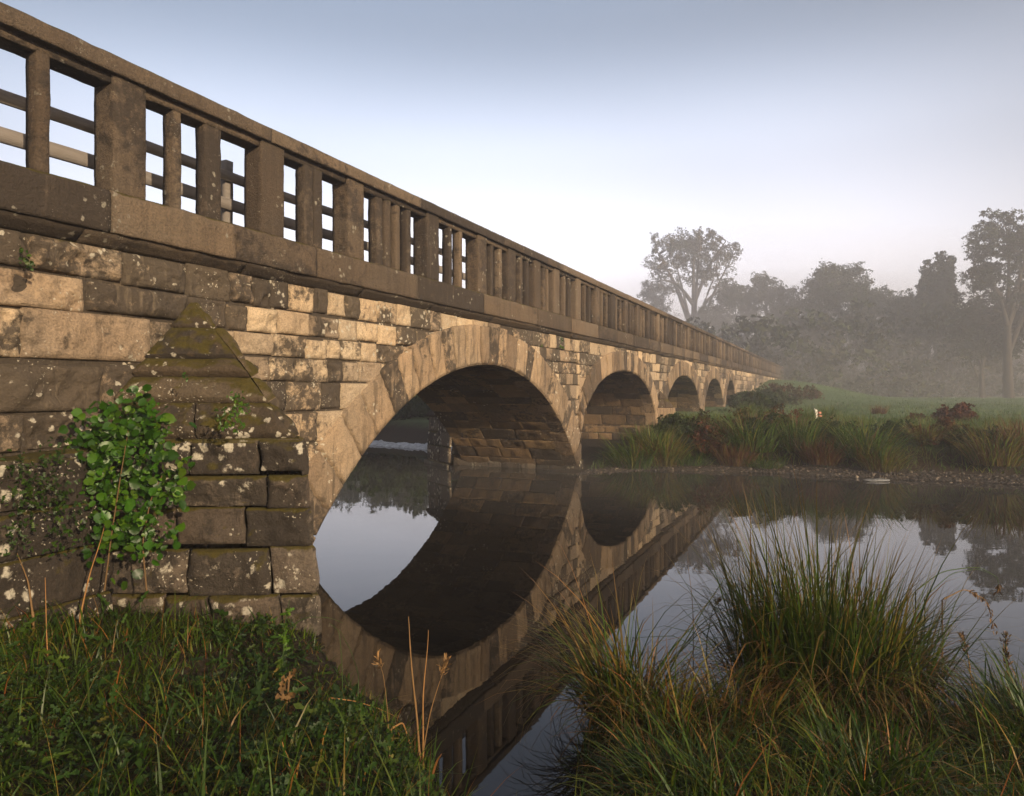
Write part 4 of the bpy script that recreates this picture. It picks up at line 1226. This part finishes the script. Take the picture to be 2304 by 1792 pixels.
# clump foliage used for shrubs and trees
def clump_leaves(mb, C, Rc, n, size, hue0, light0):
    """n leaf faces round each clump centre"""
    m_ = len(C)
    sub = RNG.normal(0, 0.50, (m_, 7, 3))            # each clump is a handful of sprays
    Q = sub[np.arange(m_)[:, None], RNG.integers(0, 7, (m_, n))] + RNG.normal(0, 0.20, (m_, n, 3))
    qn = np.linalg.norm(Q, axis=2, keepdims=True)
    Q = Q * np.minimum(1, 1.25 / np.maximum(qn, 1e-6))
    P = C[:, None] + Q * Rc[:, None, None] * np.array([1, 1, 0.8])
    P = P.reshape(-1, 3)
    k = len(P)
    a, c = rdir(k), rdir(k)
    u = np.cross(a, c); u /= np.linalg.norm(u, axis=1, keepdims=True) + 1e-9
    w = np.cross(a, u)
    s = RNG.uniform(*size, k)[:, None]
    V = np.stack([P - u * s, P + w * s * 0.5, P + u * s, P - w * s * 0.5], 1).reshape(-1, 3)
    F = np.arange(k * 4).reshape(-1, 4)
    hue = np.repeat(hue0, n) + RNG.normal(0, .08, k)
    li = np.repeat(light0, n) + RNG.normal(0, .12, k)
    T = np.stack([np.clip(hue, 0, 1), np.full(k, .5), np.clip(li, 0, 1)], -1)
    mb.add(V, F, np.repeat(T, 4, 0))
M['tree_leaf'] = plant_mat('tree_foliage', [(0, (0.018, 0.026, 0.010)), (0.5, (0.034, 0.042, 0.016)), (0.85, (0.055, 0.052, 0.022)), (1, (0.085, 0.055, 0.024))], rough=0.8, trans=0.15, spec=0.1)
M['bark'] = simple_mat('bark', (0.030, 0.024, 0.018), (0.06, 0.05, 0.04), 3, 0.95, 0.6)
M['shrub_leaf'] = plant_mat('shrub_foliage', [(0, (0.016, 0.032, 0.009)), (0.45, (0.035, 0.055, 0.016)), (0.7, (0.07, 0.06, 0.02)), (0.85, (0.085, 0.04, 0.018)), (1, (0.10, 0.035, 0.018))], rough=0.75, trans=0.15, spec=0.15)

def shrub(name, x, Y, w, h, hue, label, cat='shrub', group=None, n=46, leaf=(0.05, 0.11), per=70, mat='shrub_leaf', rz=0.7):
    X = (x - 1152) / 1557 * Y
    z = float(terrain([X], [Y])[0][0])
    root = empty(name, (X, Y, z), 0, label, cat, group)
    a = RNG.uniform(0, 2 * math.pi, n); q = np.sqrt(RNG.random(n)) * w / 2
    top = h * np.sqrt(np.clip(1 - (q / (w / 2)) ** 2, 0.05, 1)) * RNG.uniform(0.75, 1.08, n)
    C = np.stack([q * np.cos(a), q * np.sin(a) * rz, top * RNG.uniform(0.15, 0.95, n)], -1)
    mb = MB()
    clump_leaves(mb, C, np.full(n, min(w, h) * 0.22), per, leaf, np.clip(RNG.normal(hue, .1, n), 0, 1), np.clip(RNG.normal(.5, .22, n), 0, 1))
    mb.build('foliage', M[mat], root)
    mb = MB()
    for c in C[:max(4, n // 5)]:
        tube(mb, curve_pts([(c[0] * .15, c[1] * .15, -.05), (c[0] * .5, c[1] * .5, c[2] * .5), c], 8), np.linspace(.025, .008, 8) * max(.5, h), 4)
    mb.build('stems', M['bark'], root)
    return root
shrub('brown_bush', 2151, 22.3, 1.30, 0.62, .93, 'rounded rust-brown bush standing alone on the meadow', n=60, per=110, leaf=(.03, .06))
shrub('brown_bush', 2062, 22.6, 0.85, 0.24, .9, 'long low rust-brown patch beside the rounded bush', n=40, per=70, leaf=(.03, .05))
shrub('hawthorn_bush', 1705, 44, 3.4, 1.25, .3, 'dense dark green bush against the wall beyond the fifth arch', n=60)
shrub('hawthorn_bush', 1738, 46, 3.6, 1.1, .5, 'brownish green bush beside the dense one at the far wall', n=60)
shrub('hawthorn_bush', 1664, 40.5, 1.3, 1.0, .3, 'small green bush covering the foot of the fifth arch', n=40)
shrub('hawthorn_bush', 1775, 50, 5.0, 1.5, .75, 'low reddish scrub on the slope of the embankment', n=60)
shrub('hawthorn_bush', 1705, 33, 2.2, 0.9, .35, 'low green scrub in front of the far bushes', n=40)
shrub('willow_bush', 905, 29.5, 4.5, 1.9, .2, 'green bush on the bank seen under the first arch, nearest the weir', n=70, leaf=(.06, .12))
shrub('willow_bush', 965, 31.0, 4.5, 2.2, .32, 'reddish green bush on the bank seen under the first arch by the pier', n=70, leaf=(.06, .12))
shrub('willow_bush', 845, 30.0, 4.5, 1.9, .25, 'bush behind the ring of the first arch above the weir', n=60, leaf=(.06, .12))

for (x, Y, w_, h_, hue_, lab) in [
        (1610, 17.6, 1.3, .75, .88, 'rusty scrub hanging to the water just before the tall drooping clump'), (1668, 18.6, 1.5, .85, .7, 'brown bramble scrub in the thick of the bank below the far wall'),
        (1735, 17.8, 1.4, .70, .35, 'green bramble scrub at the water below the dark brown row'), (1760, 18.8, 1.5, .80, .95, 'dark red-brown scrub topping the bank below the embankment'),
        (1870, 17.3, 1.4, .60, .45, 'olive scrub between the pale board and the shingle bend'), (2010, 16.9, 1.5, .60, .3, 'green scrub in the hollow of the undercut bank'),
        (2110, 16.3, 1.6, .60, .8, 'brown scrub trailing down the undercut bank'), (2205, 15.9, 1.5, .55, .4, 'olive scrub on the undercut bank near the frame edge'),
        (1520, 18.6, 1.4, .65, .4, 'green nettle scrub in front of the third arch'), (1575, 18.8, 1.2, .70, .75, 'brown nettle scrub in front of the fourth arch')]:
    shrub('bramble_scrub', x, Y, w_, h_, hue_, lab, group='scrub along the far bank', n=44, per=80, leaf=(.02, .045))

def tree(name, x, Y, top, wpx, label, cz=0.62, rz_=0.42, n=90, per=150, leaf=(.11, .23), rc=1.0, hue=.4, limbs=6, trunk=.35, lean=0.0, group=None, base_fan=0.35, hollow=.35, ry=None, lobes=0.28):
    """a tree whose outline in the photograph spans wpx pixels about x with its top at pixel row top"""
    X = (x - 1152) / 1557 * Y
    z0 = float(terrain([X], [Y])[0][0])
    H = EYE + (875 - top) / 1557 * Y - z0
    rx = wpx / 2 / 1557 * Y
    root = empty(name, (X, Y, z0), 0, label, 'tree', group)
    cen = np.array([lean, 0, H * cz])
    rad = np.array([rx, ry or rx * 0.9, H * rz_])
    d = rdir(n)
    d[:, 2] = np.where(d[:, 2] < -0.45, -d[:, 2], d[:, 2])
    bump = 1 + lobes * vnoise(d * 1.9 + X, 5) + 0.12 * vnoise(d * 4.5 + Y, 6)
    rr_ = RNG.uniform(hollow, 1.0, n) ** 0.6 * bump
    rr_ /= max(1.0, np.percentile(rr_, 97))
    C = cen + d * rad * rr_[:, None]
    C[:, 2] = np.minimum(C[:, 2], H - 0.1)
    if name == 'conifer_tree':
        tz = np.clip((C[:, 2] - C[:, 2].min()) / (H - C[:, 2].min()), 0, 1)
        C[:, :2] *= (1.25 - 1.12 * tz)[:, None]
    tk = MB()
    # trunk and main limbs
    top_t = cen + np.array([0, 0, -0.15 * rad[2]])
    tp = curve_pts([(0, 0, -0.3), (lean * .2 + random.uniform(-.2, .2), 0, H * .2), (lean * .6 + random.uniform(-.4, .4), 0, H * .4), top_t, cen + np.array([0, 0, rad[2] * .55])], 22)
    tube(tk, tp, np.linspace(trunk, trunk * .18, 22), 7)
    nodes = [p for p in tp[6:]]
    for k in range(limbs):
        a = 2 * math.pi * (k + random.random() * .6) / limbs
        st = tp[random.randint(int(22 * base_fan * .55), int(22 * base_fan * .55) + 7)]
        e = cen + np.array([math.cos(a) * rad[0] * .72, math.sin(a) * rad[1] * .72, rad[2] * random.uniform(-.25, .55)])
        mid = st * .5 + e * .5 + np.array([0, 0, H * .05])
        lp = curve_pts([st, mid, e], 14)
        tube(tk, lp, np.linspace(trunk * .5, trunk * .1, 14), 6)
        nodes += [p for p in lp[3:]]
    nodes = np.array(nodes)
    for c in C:
        j = np.argmin(np.linalg.norm(nodes - c, axis=1) + np.where(nodes[:, 2] > c[2], 1.5, 0))
        s_ = nodes[j]
        tube(tk, curve_pts([s_, s_ * .5 + c * .5 + np.array([0, 0, .25]), c], 6), np.linspace(trunk * .13, trunk * .03, 6), 4)
    tk.build('trunk', M['bark'], root)
    mb = MB()
    clump_leaves(mb, C, RNG.uniform(.45, 1.2, n) * rc, per, leaf, np.clip(RNG.normal(hue, .12, n), 0, 1), np.clip(RNG.normal(.5, .25, n), 0, 1))
    mb.build('crown', M['tree_leaf'], root)
    return root
G = 'trees beyond the meadow'
tree('lone_tree', 1560, 120, 500, 232, 'tall spreading willow-like tree with fanned bare limbs rising above the bridge end', cz=.70, rz_=.31, n=190, per=130, leaf=(.10, .21), rc=1.25, hue=.8, limbs=11, trunk=.75, base_fan=.5, hollow=.45, group=G)
tree('broadleaf_tree', 1472, 124, 630, 90, 'low rounded tree half hidden by the handrail under the tall spreading tree', n=60, rc=1.3, hue=.6, group=G)
tree('broadleaf_tree', 1600, 116, 690, 120, 'low hazy tree at the foot of the tall spreading tree', n=60, rc=1.4, hue=.55, group=G)
tree('broadleaf_tree', 1655, 114, 632, 100, 'pale hazy tree just beyond the tall spreading tree', n=70, rc=1.4, hue=.5, group=G)
tree('broadleaf_tree', 1722, 112, 615, 105, 'hazy tree with a peaked crown before the big domed tree', n=80, rc=1.35, hue=.5, group=G)
tree('broadleaf_tree', 1775, 110, 650, 90, 'small hazy tree filling the dip before the domed tree', n=60, rc=1.3, hue=.45, group=G)
tree('broadleaf_tree', 1890, 103, 592, 205, 'big dome-shaped tree in the middle of the wood edge', n=260, rc=1.4, cz=.58, rz_=.44, hue=.45, trunk=.5, group=G)
tree('broadleaf_tree', 1985, 104, 655, 120, 'low tree on the sloping shoulder of the domed tree', n=80, rc=1.35, hue=.4, group=G)
tree('broadleaf_tree', 2042, 98, 662, 80, 'lowest tree in the gap of the skyline', n=60, rc=1.2, hue=.35, group=G)
tree('conifer_tree', 2086, 94, 578, 46, 'slim conifer at the gap side of the spired group', cz=.55, rz_=.48, n=130, rc=.8, hue=.2, trunk=.25, group=G)
tree('conifer_tree', 2118, 93, 570, 44, 'central and thickest conifer of the spired group', cz=.55, rz_=.48, n=140, rc=.8, hue=.2, trunk=.25, group=G)
tree('conifer_tree', 2139, 92, 566, 22, 'narrow pointed conifer spire next to the large dark tree', cz=.55, rz_=.48, n=90, rc=.5, hue=.15, trunk=.2, group=G)
tree('broadleaf_tree', 2110, 95, 655, 130, 'dark rounded tree below the conifer spires', n=90, rc=1.4, hue=.3, group=G)
tree('broadleaf_tree', 2270, 80, 474, 200, 'largest and darkest tree with gaps of sky between its boughs at the frame edge', cz=.62, rz_=.41, n=240, per=140, leaf=(.09, .19), rc=.95, hue=.3, limbs=12, trunk=.6, base_fan=.55, hollow=.4, group=G)
tree('broadleaf_tree', 2210, 84, 690, 130, 'low dark tree beneath the boughs of the largest tree', n=90, rc=1.3, hue=.3, group=G)
tree('broadleaf_tree', 2330, 82, 640, 190, 'rust-tinged tree cut by the frame edge under the largest tree', n=110, rc=1.4, hue=.75, group=G)
tree('broadleaf_tree', 2440, 86, 520, 220, 'dark tree standing past the frame edge, seen in the water', n=110, rc=1.4, hue=.3, group=G)
for (x, Y, top, w, lab) in [(690, 74, 690, 130, 'hazy tree behind the bridge, first of those mirrored under the arch'), (780, 78, 702, 110, 'round hazy tree behind the bridge mirrored under the arch centre'), (860, 70, 700, 120, 'broad hazy tree behind the balusters mirrored under the arch'), (940, 66, 690, 120, 'darkest hazy tree behind the bridge mirrored beside the pier'), (1040, 75, 710, 120, 'low hazy tree behind the spandrel of the first arch'), (590, 80, 700, 120, 'low hazy tree behind the abutment end of the bridge')]:
    tree('broadleaf_tree', x, Y, top, w, lab, n=60, rc=1.2, hue=.45, group='trees behind the bridge')
# unseen sparse tree, added behind the viewpoint to shade the abutment and the grass
tree('added_shade_tree', 1152, 20, 875 - 900, 400, 'unseen sparse tree added behind the viewpoint to shade the abutment', n=42, per=42, rc=1.0, hue=.5, limbs=8, trunk=.30, cz=.66, rz_=.34)
bpy.data.objects['added_shade_tree'].location = (10.2, -24.4, 0.8)
# understorey along the wood edge
mb = MB()
n = 900
x = RNG.uniform(1380, 2600, n); Y = RNG.uniform(84, 122, n)
X = (x - 1152) / 1557 * Y
C = np.stack([X, Y, 1.0 + RNG.random(n) ** 1.3 * np.interp(x, [1380, 1560, 1800, 2300, 2600], [7, 9, 12, 11, 11])], -1)
clump_leaves(mb, C, RNG.uniform(1.2, 2.2, n), 70, (.28, .55), np.clip(RNG.normal(.45, .15, n), 0, 1), np.clip(RNG.normal(.45, .2, n), 0, 1))
tag(mb.build('undergrowth', M['tree_leaf']), 'dark undergrowth along the wood edge', 'undergrowth', kind='stuff')

# shingle
mb = MB()
ico = bpy.data.meshes.new('t')
import bmesh
bm = bmesh.new(); bmesh.ops.create_icosphere(bm, subdivisions=1, radius=1.0)
IV = np.array([q.co[:] for q in bm.verts]); IF = np.array([[q.index for q in f.verts] for f in bm.faces]); bm.free()
X, Y, Z = scatter_pts(6500, 0.4, 14, 12.8, 18.5, lambda x, y, sd, nr_: (sd > -0.22) & (sd < 0.62) & (~nr_) & ((-x * CA + y * SA) < 5.3))
n = len(X)
sz = RNG.uniform(.010, .036, n) * np.where(RNG.random(n) < .07, 1.9, 1)
K = len(IV)
sc3 = RNG.uniform(.6, 1.2, (n, 1, 3)) * np.array([1, 1, .6])
jig = 1 + .55 * (RNG.random((n, K, 1)) - .5)
P = IV[None] * jig * sc3 * sz[:, None, None] + np.stack([X, Y, np.maximum(Z, -.02)], -1)[:, None]
F = (np.arange(n)[:, None, None] * K + IF[None]).reshape(-1, 3)
g = RNG.random(n)
mb.add(P.reshape(-1, 3), None, np.repeat(np.stack([g, g, RNG.random(n)], -1), K, 0), F)
m, nt, out = mat_new('shingle')
b = NB(nt)
r_, g_, b_ = b.attr()[:3]
col = b.ramp(r_, [(0, (.010, .008, .006)), (.6, (.026, .019, .014)), (.92, (.07, .048, .033)), (1, (.22, .18, .13))])
b.l(b.principled(col, .55, b.bump(b.noise(b.coord(), 40, 4), .4, .02), .4), out.inputs['Surface'])
tag(mb.build('pebbles', m), 'wet brown shingle along the far water edge', 'pebbles', kind='stuff')
M['glint_stone'] = simple_mat('glint_grey_stone', (.06, .06, .06), (.17, .175, .18), 6, .35, .4, .5)
# pale water glint modelled as a grey stone, and a boulder by the pier
for (x, y, Y, s_, lab) in [(1972, 1086, 14.8, (.26, .10, .04), 'pale water glint modelled as a flat grey stone at the shingle point'), (1430, 1048, 17.6, (.10, .09, .09), 'rounded brown boulder at the foot of the second pier')]:
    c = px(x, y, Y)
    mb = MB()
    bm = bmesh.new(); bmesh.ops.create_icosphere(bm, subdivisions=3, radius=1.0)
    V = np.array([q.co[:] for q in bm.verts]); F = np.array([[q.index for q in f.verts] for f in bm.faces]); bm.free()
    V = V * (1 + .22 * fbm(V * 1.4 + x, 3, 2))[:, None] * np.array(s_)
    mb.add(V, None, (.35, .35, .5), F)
    o = mb.build('stone_and_glint', M['glint_stone'] if x > 1900 else M['cutwater'], smooth=True)
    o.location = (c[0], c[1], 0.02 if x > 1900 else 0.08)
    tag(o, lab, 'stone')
# small broken board on the meadow edge
bx = px(1841, 944, 23.5); bx[2] = float(terrain([bx[0]], [bx[1]])[0][0])
root = empty('broken_board', tuple(bx), -0.25, 'small broken white and red board propped in the grass of the far bank', 'board')
M['white_paint'] = simple_mat('chipped_white_paint', (.62, .56, .48), (.82, .78, .72), 9, .6, .3)
M['red_paint'] = simple_mat('faded_red_paint', (.42, .13, .08), (.60, .26, .18), 9, .6, .3)
mb = MB(); prism(mb, [(-.13, 0), (-.02, 0), (-.02, .02), (-.13, .02)], np.linspace(-.02, .46, 5), lambda t, u, v: np.stack([u + t * .02, v + t * .12, t * (1 - .18 * (u + .13) / .11)], -1), rough=.004); mb.build('panel', M['white_paint'], root)
for k in range(3):
    mb = MB(); prism(mb, [(-.015, .0), (.14 - .02 * k, .0), (.14 - .02 * k, .02), (-.015, .02)], np.linspace(.05 + .11 * k, .12 + .11 * k, 4), lambda t, u, v: np.stack([u + t * .02, v + t * .12, t - .10 * u], -1), rough=.003); mb.build('slat', M['red_paint'], root)
# white hut far off at the wood foot
h0 = px(2283, 884, 96.0); h0[2] = float(terrain([h0[0]], [h0[1]])[0][0])
root = empty('white_hut', tuple(h0), 0.2, 'tiny white hut blurred by mist at the foot of the trees', 'hut')
M['hut_wall'] = simple_mat('hut_white', (.72, .72, .72), (.82, .82, .82), 2, .8, .1)
M['hut_roof'] = simple_mat('hut_roof', (.30, .30, .31), (.4, .4, .4), 2, .8, .1)
mb = MB(); prism(mb, [(-1.0, -.8), (1.0, -.8), (1.0, .8), (-1.0, .8)], np.linspace(0, 1.45, 4), lambda t, u, v: np.stack([u, v, t], -1), sub=1); mb.build('wall', M['hut_wall'], root)
mb = MB(); prism(mb, [(-.9, 1.45), (.9, 1.45), (.0, 1.95)], np.linspace(-1.1, 1.1, 4), lambda t, u, v: np.stack([t, u, v], -1), sub=1); mb.build('roof', M['hut_roof'], root)

# ------------------------------------------------------------------ air
def volume(name, col, dens, label, V, F4=None, F3=None, aniso=0.0):
    m, nt, out = mat_new(name + '_air')
    pv = nt.nodes.new('ShaderNodeVolumePrincipled')
    pv.inputs['Color'].default_value = (*col, 1)
    pv.inputs['Density'].default_value = dens
    pv.inputs['Anisotropy'].default_value = aniso
    nt.links.new(pv.outputs[0], out.inputs['Volume'])
    me = bpy.data.meshes.new(name)
    me.from_pydata([tuple(v) for v in V], [], [tuple(f) for f in (F4 or [])] + [tuple(f) for f in (F3 if F3 is not None else [])])
    me.materials.append(m)
    return tag(new_obj(name, me), label, 'mist', kind='stuff')
def box(x0, x1, y0, y1, z0, z1):
    V = [(x, y, z) for z in (z0, z1) for (x, y) in ((x0, y0), (x1, y0), (x1, y1), (x0, y1))]
    return V, [(0, 3, 2, 1), (4, 5, 6, 7), (0, 1, 5, 4), (1, 2, 6, 5), (2, 3, 7, 6), (3, 0, 4, 7)]
V, F4 = box(-345, 345, -345, 345, -1.85, 36.0)
HAZE, MIST = 0.0046, (0.0045, 0.0065, 0.011, 0.019, 0.018)
volume('haze', (0.94, 0.91, 0.94), HAZE, 'thin morning haze over river and meadow', V, F4, None, 0.45)
def lens(cx, cy, rx, ry, z0, h, rot=0.0):
    bm = bmesh.new(); bmesh.ops.create_icosphere(bm, subdivisions=4, radius=1.0)
    V = np.array([q.co[:] for q in bm.verts]); F = np.array([[q.index for q in f.verts] for f in bm.faces]); bm.free()
    V[:, 2] = np.where(V[:, 2] < 0, V[:, 2] * .15, V[:, 2])
    c, s = math.cos(rot), math.sin(rot)
    X, Y = V[:, 0] * rx, V[:, 1] * ry
    return np.stack([cx + X * c - Y * s, cy + X * s + Y * c, z0 + V[:, 2] * h], -1), F
for k, (cx_, cy_, rx_, ry_, h_) in enumerate([(46, 106, 92, 24, 26), (44, 106, 84, 22, 19), (40, 106, 76, 20, 13), (34, 107, 66, 18, 8.5), (46, 94, 80, 18, 9)]):
    V, F3 = lens(cx_, cy_, rx_, ry_, 0.85 + 0.02 * k, h_, 0.0)
    volume('mist_bank', (0.95, 0.92, 0.94), MIST[k], 'bank of mist lying over the meadow before the wood', V, None, F3, 0.45)
for k, (rx_, ry_, h_) in enumerate([(9, 3.4, 0.55), (6.5, 2.4, 0.38)]):
    V, F3 = lens(3.0, 13.5, rx_, ry_, 0.02 + .01 * k, h_, -0.2)
    volume('water_mist', (0.95, 0.95, 0.95), 0.005, 'thin mist curling over the river surface', V, None, F3)

# ------------------------------------------------------------------ light, sky, camera
SUN_EL = math.radians(17)
GLOW, GLOW_AZ, SKY_STR = 17.0, math.radians(-2), 0.061
sx, sy = 0.60, -0.80
k = math.cos(SUN_EL)
to_sun = Vector((sx * k, sy * k, math.sin(SUN_EL)))
sl = bpy.data.lights.new('sun', 'SUN')
sl.energy = 5.0
sl.angle = math.radians(0.6)
sl.color = (1.0, 0.79, 0.52)
so = new_obj('sun', sl)
so.rotation_euler = (-to_sun).to_track_quat('-Z', 'Y').to_euler()
w = bpy.data.worlds.new('World')
SC.world = w
w.use_nodes = True
nt = w.node_tree
bg = nt.nodes['Background']
sky = nt.nodes.new('ShaderNodeTexSky')
sky.sky_type = 'NISHITA'
sky.sun_disc = False
sky.sun_elevation = SUN_EL
sky.sun_rotation = math.atan2(sx, sy)
sky.air_density = 1.0
sky.dust_density = 1.5
sky.ozone_density = 1.5
nb = NB(nt)
# the low sky is whitened by bright mist, most of all over the far end of the river
tc = nt.nodes.new('ShaderNodeTexCoord')
nv = nt.nodes.new('ShaderNodeVectorMath'); nv.operation = 'NORMALIZE'
nt.links.new(tc.outputs['Generated'], nv.inputs[0])
sp = nt.nodes.new('ShaderNodeSeparateXYZ')
nt.links.new(nv.outputs[0], sp.inputs[0])
el = nb.ramp(sp.outputs[2], [(0.0, 1.0), (0.16, 0.92), (0.31, 0.60), (0.47, 0.17), (0.64, 0.0)], 'EASE')
dt = nt.nodes.new('ShaderNodeVectorMath'); dt.operation = 'DOT_PRODUCT'
nt.links.new(nv.outputs[0], dt.inputs[0])
dt.inputs[1].default_value = (math.sin(GLOW_AZ), math.cos(GLOW_AZ), 0)
az = nb.ramp(nb.math('MULTIPLY_ADD', dt.outputs['Value'], 0.5), [(0.0, 0.10), (0.5, 0.20), (0.84, 0.34), (0.95, 0.78), (1.0, 1.0)], 'EASE')
az.node.inputs[0].links[0].from_node.inputs[2].default_value = 0.5
glow = nb.mix(1.0, nb.ramp(sp.outputs[2], [(0.0, (1.0, 0.80, 0.77)), (0.18, (0.98, 0.90, 0.95)), (0.5, (0.6, 0.75, 1.0))]), (GLOW, GLOW, GLOW), 'MULTIPLY')
gl = nb.math('MULTIPLY', el, az)
hs = nt.nodes.new('ShaderNodeHueSaturation')
hs.inputs['Saturation'].default_value = 0.86
nt.links.new(sky.outputs[0], hs.inputs['Color'])
final = nb.mix(1.0, hs.outputs[0], nb.mix(gl, (0, 0, 0), glow), 'ADD')
nt.links.new(final, bg.inputs['Color'])
bg.inputs['Strength'].default_value = SKY_STR

cam = bpy.data.cameras.new('camera')
cam.sensor_width = 36.0
cam.lens = 36.0 * 1557 / 2304
cam.shift_y = -21 / 2304
cam.clip_start = 0.05
cam.clip_end = 3000
co = new_obj('camera', cam)
co.location = (0, 0, EYE)
co.rotation_euler = (math.pi / 2, 0, 0)
SC.camera = co
SC.view_settings.view_transform = 'Standard'
SC.view_settings.look = 'None'
SC.view_settings.gamma = 1
SC.view_settings.exposure = 0.95
cy = SC.cycles
cy.use_denoising = True
cy.max_bounces = 6
cy.diffuse_bounces = 3
cy.glossy_bounces = 3
cy.transmission_bounces = 3
cy.volume_bounces = 1
cy.caustics_reflective = False
cy.caustics_refractive = False
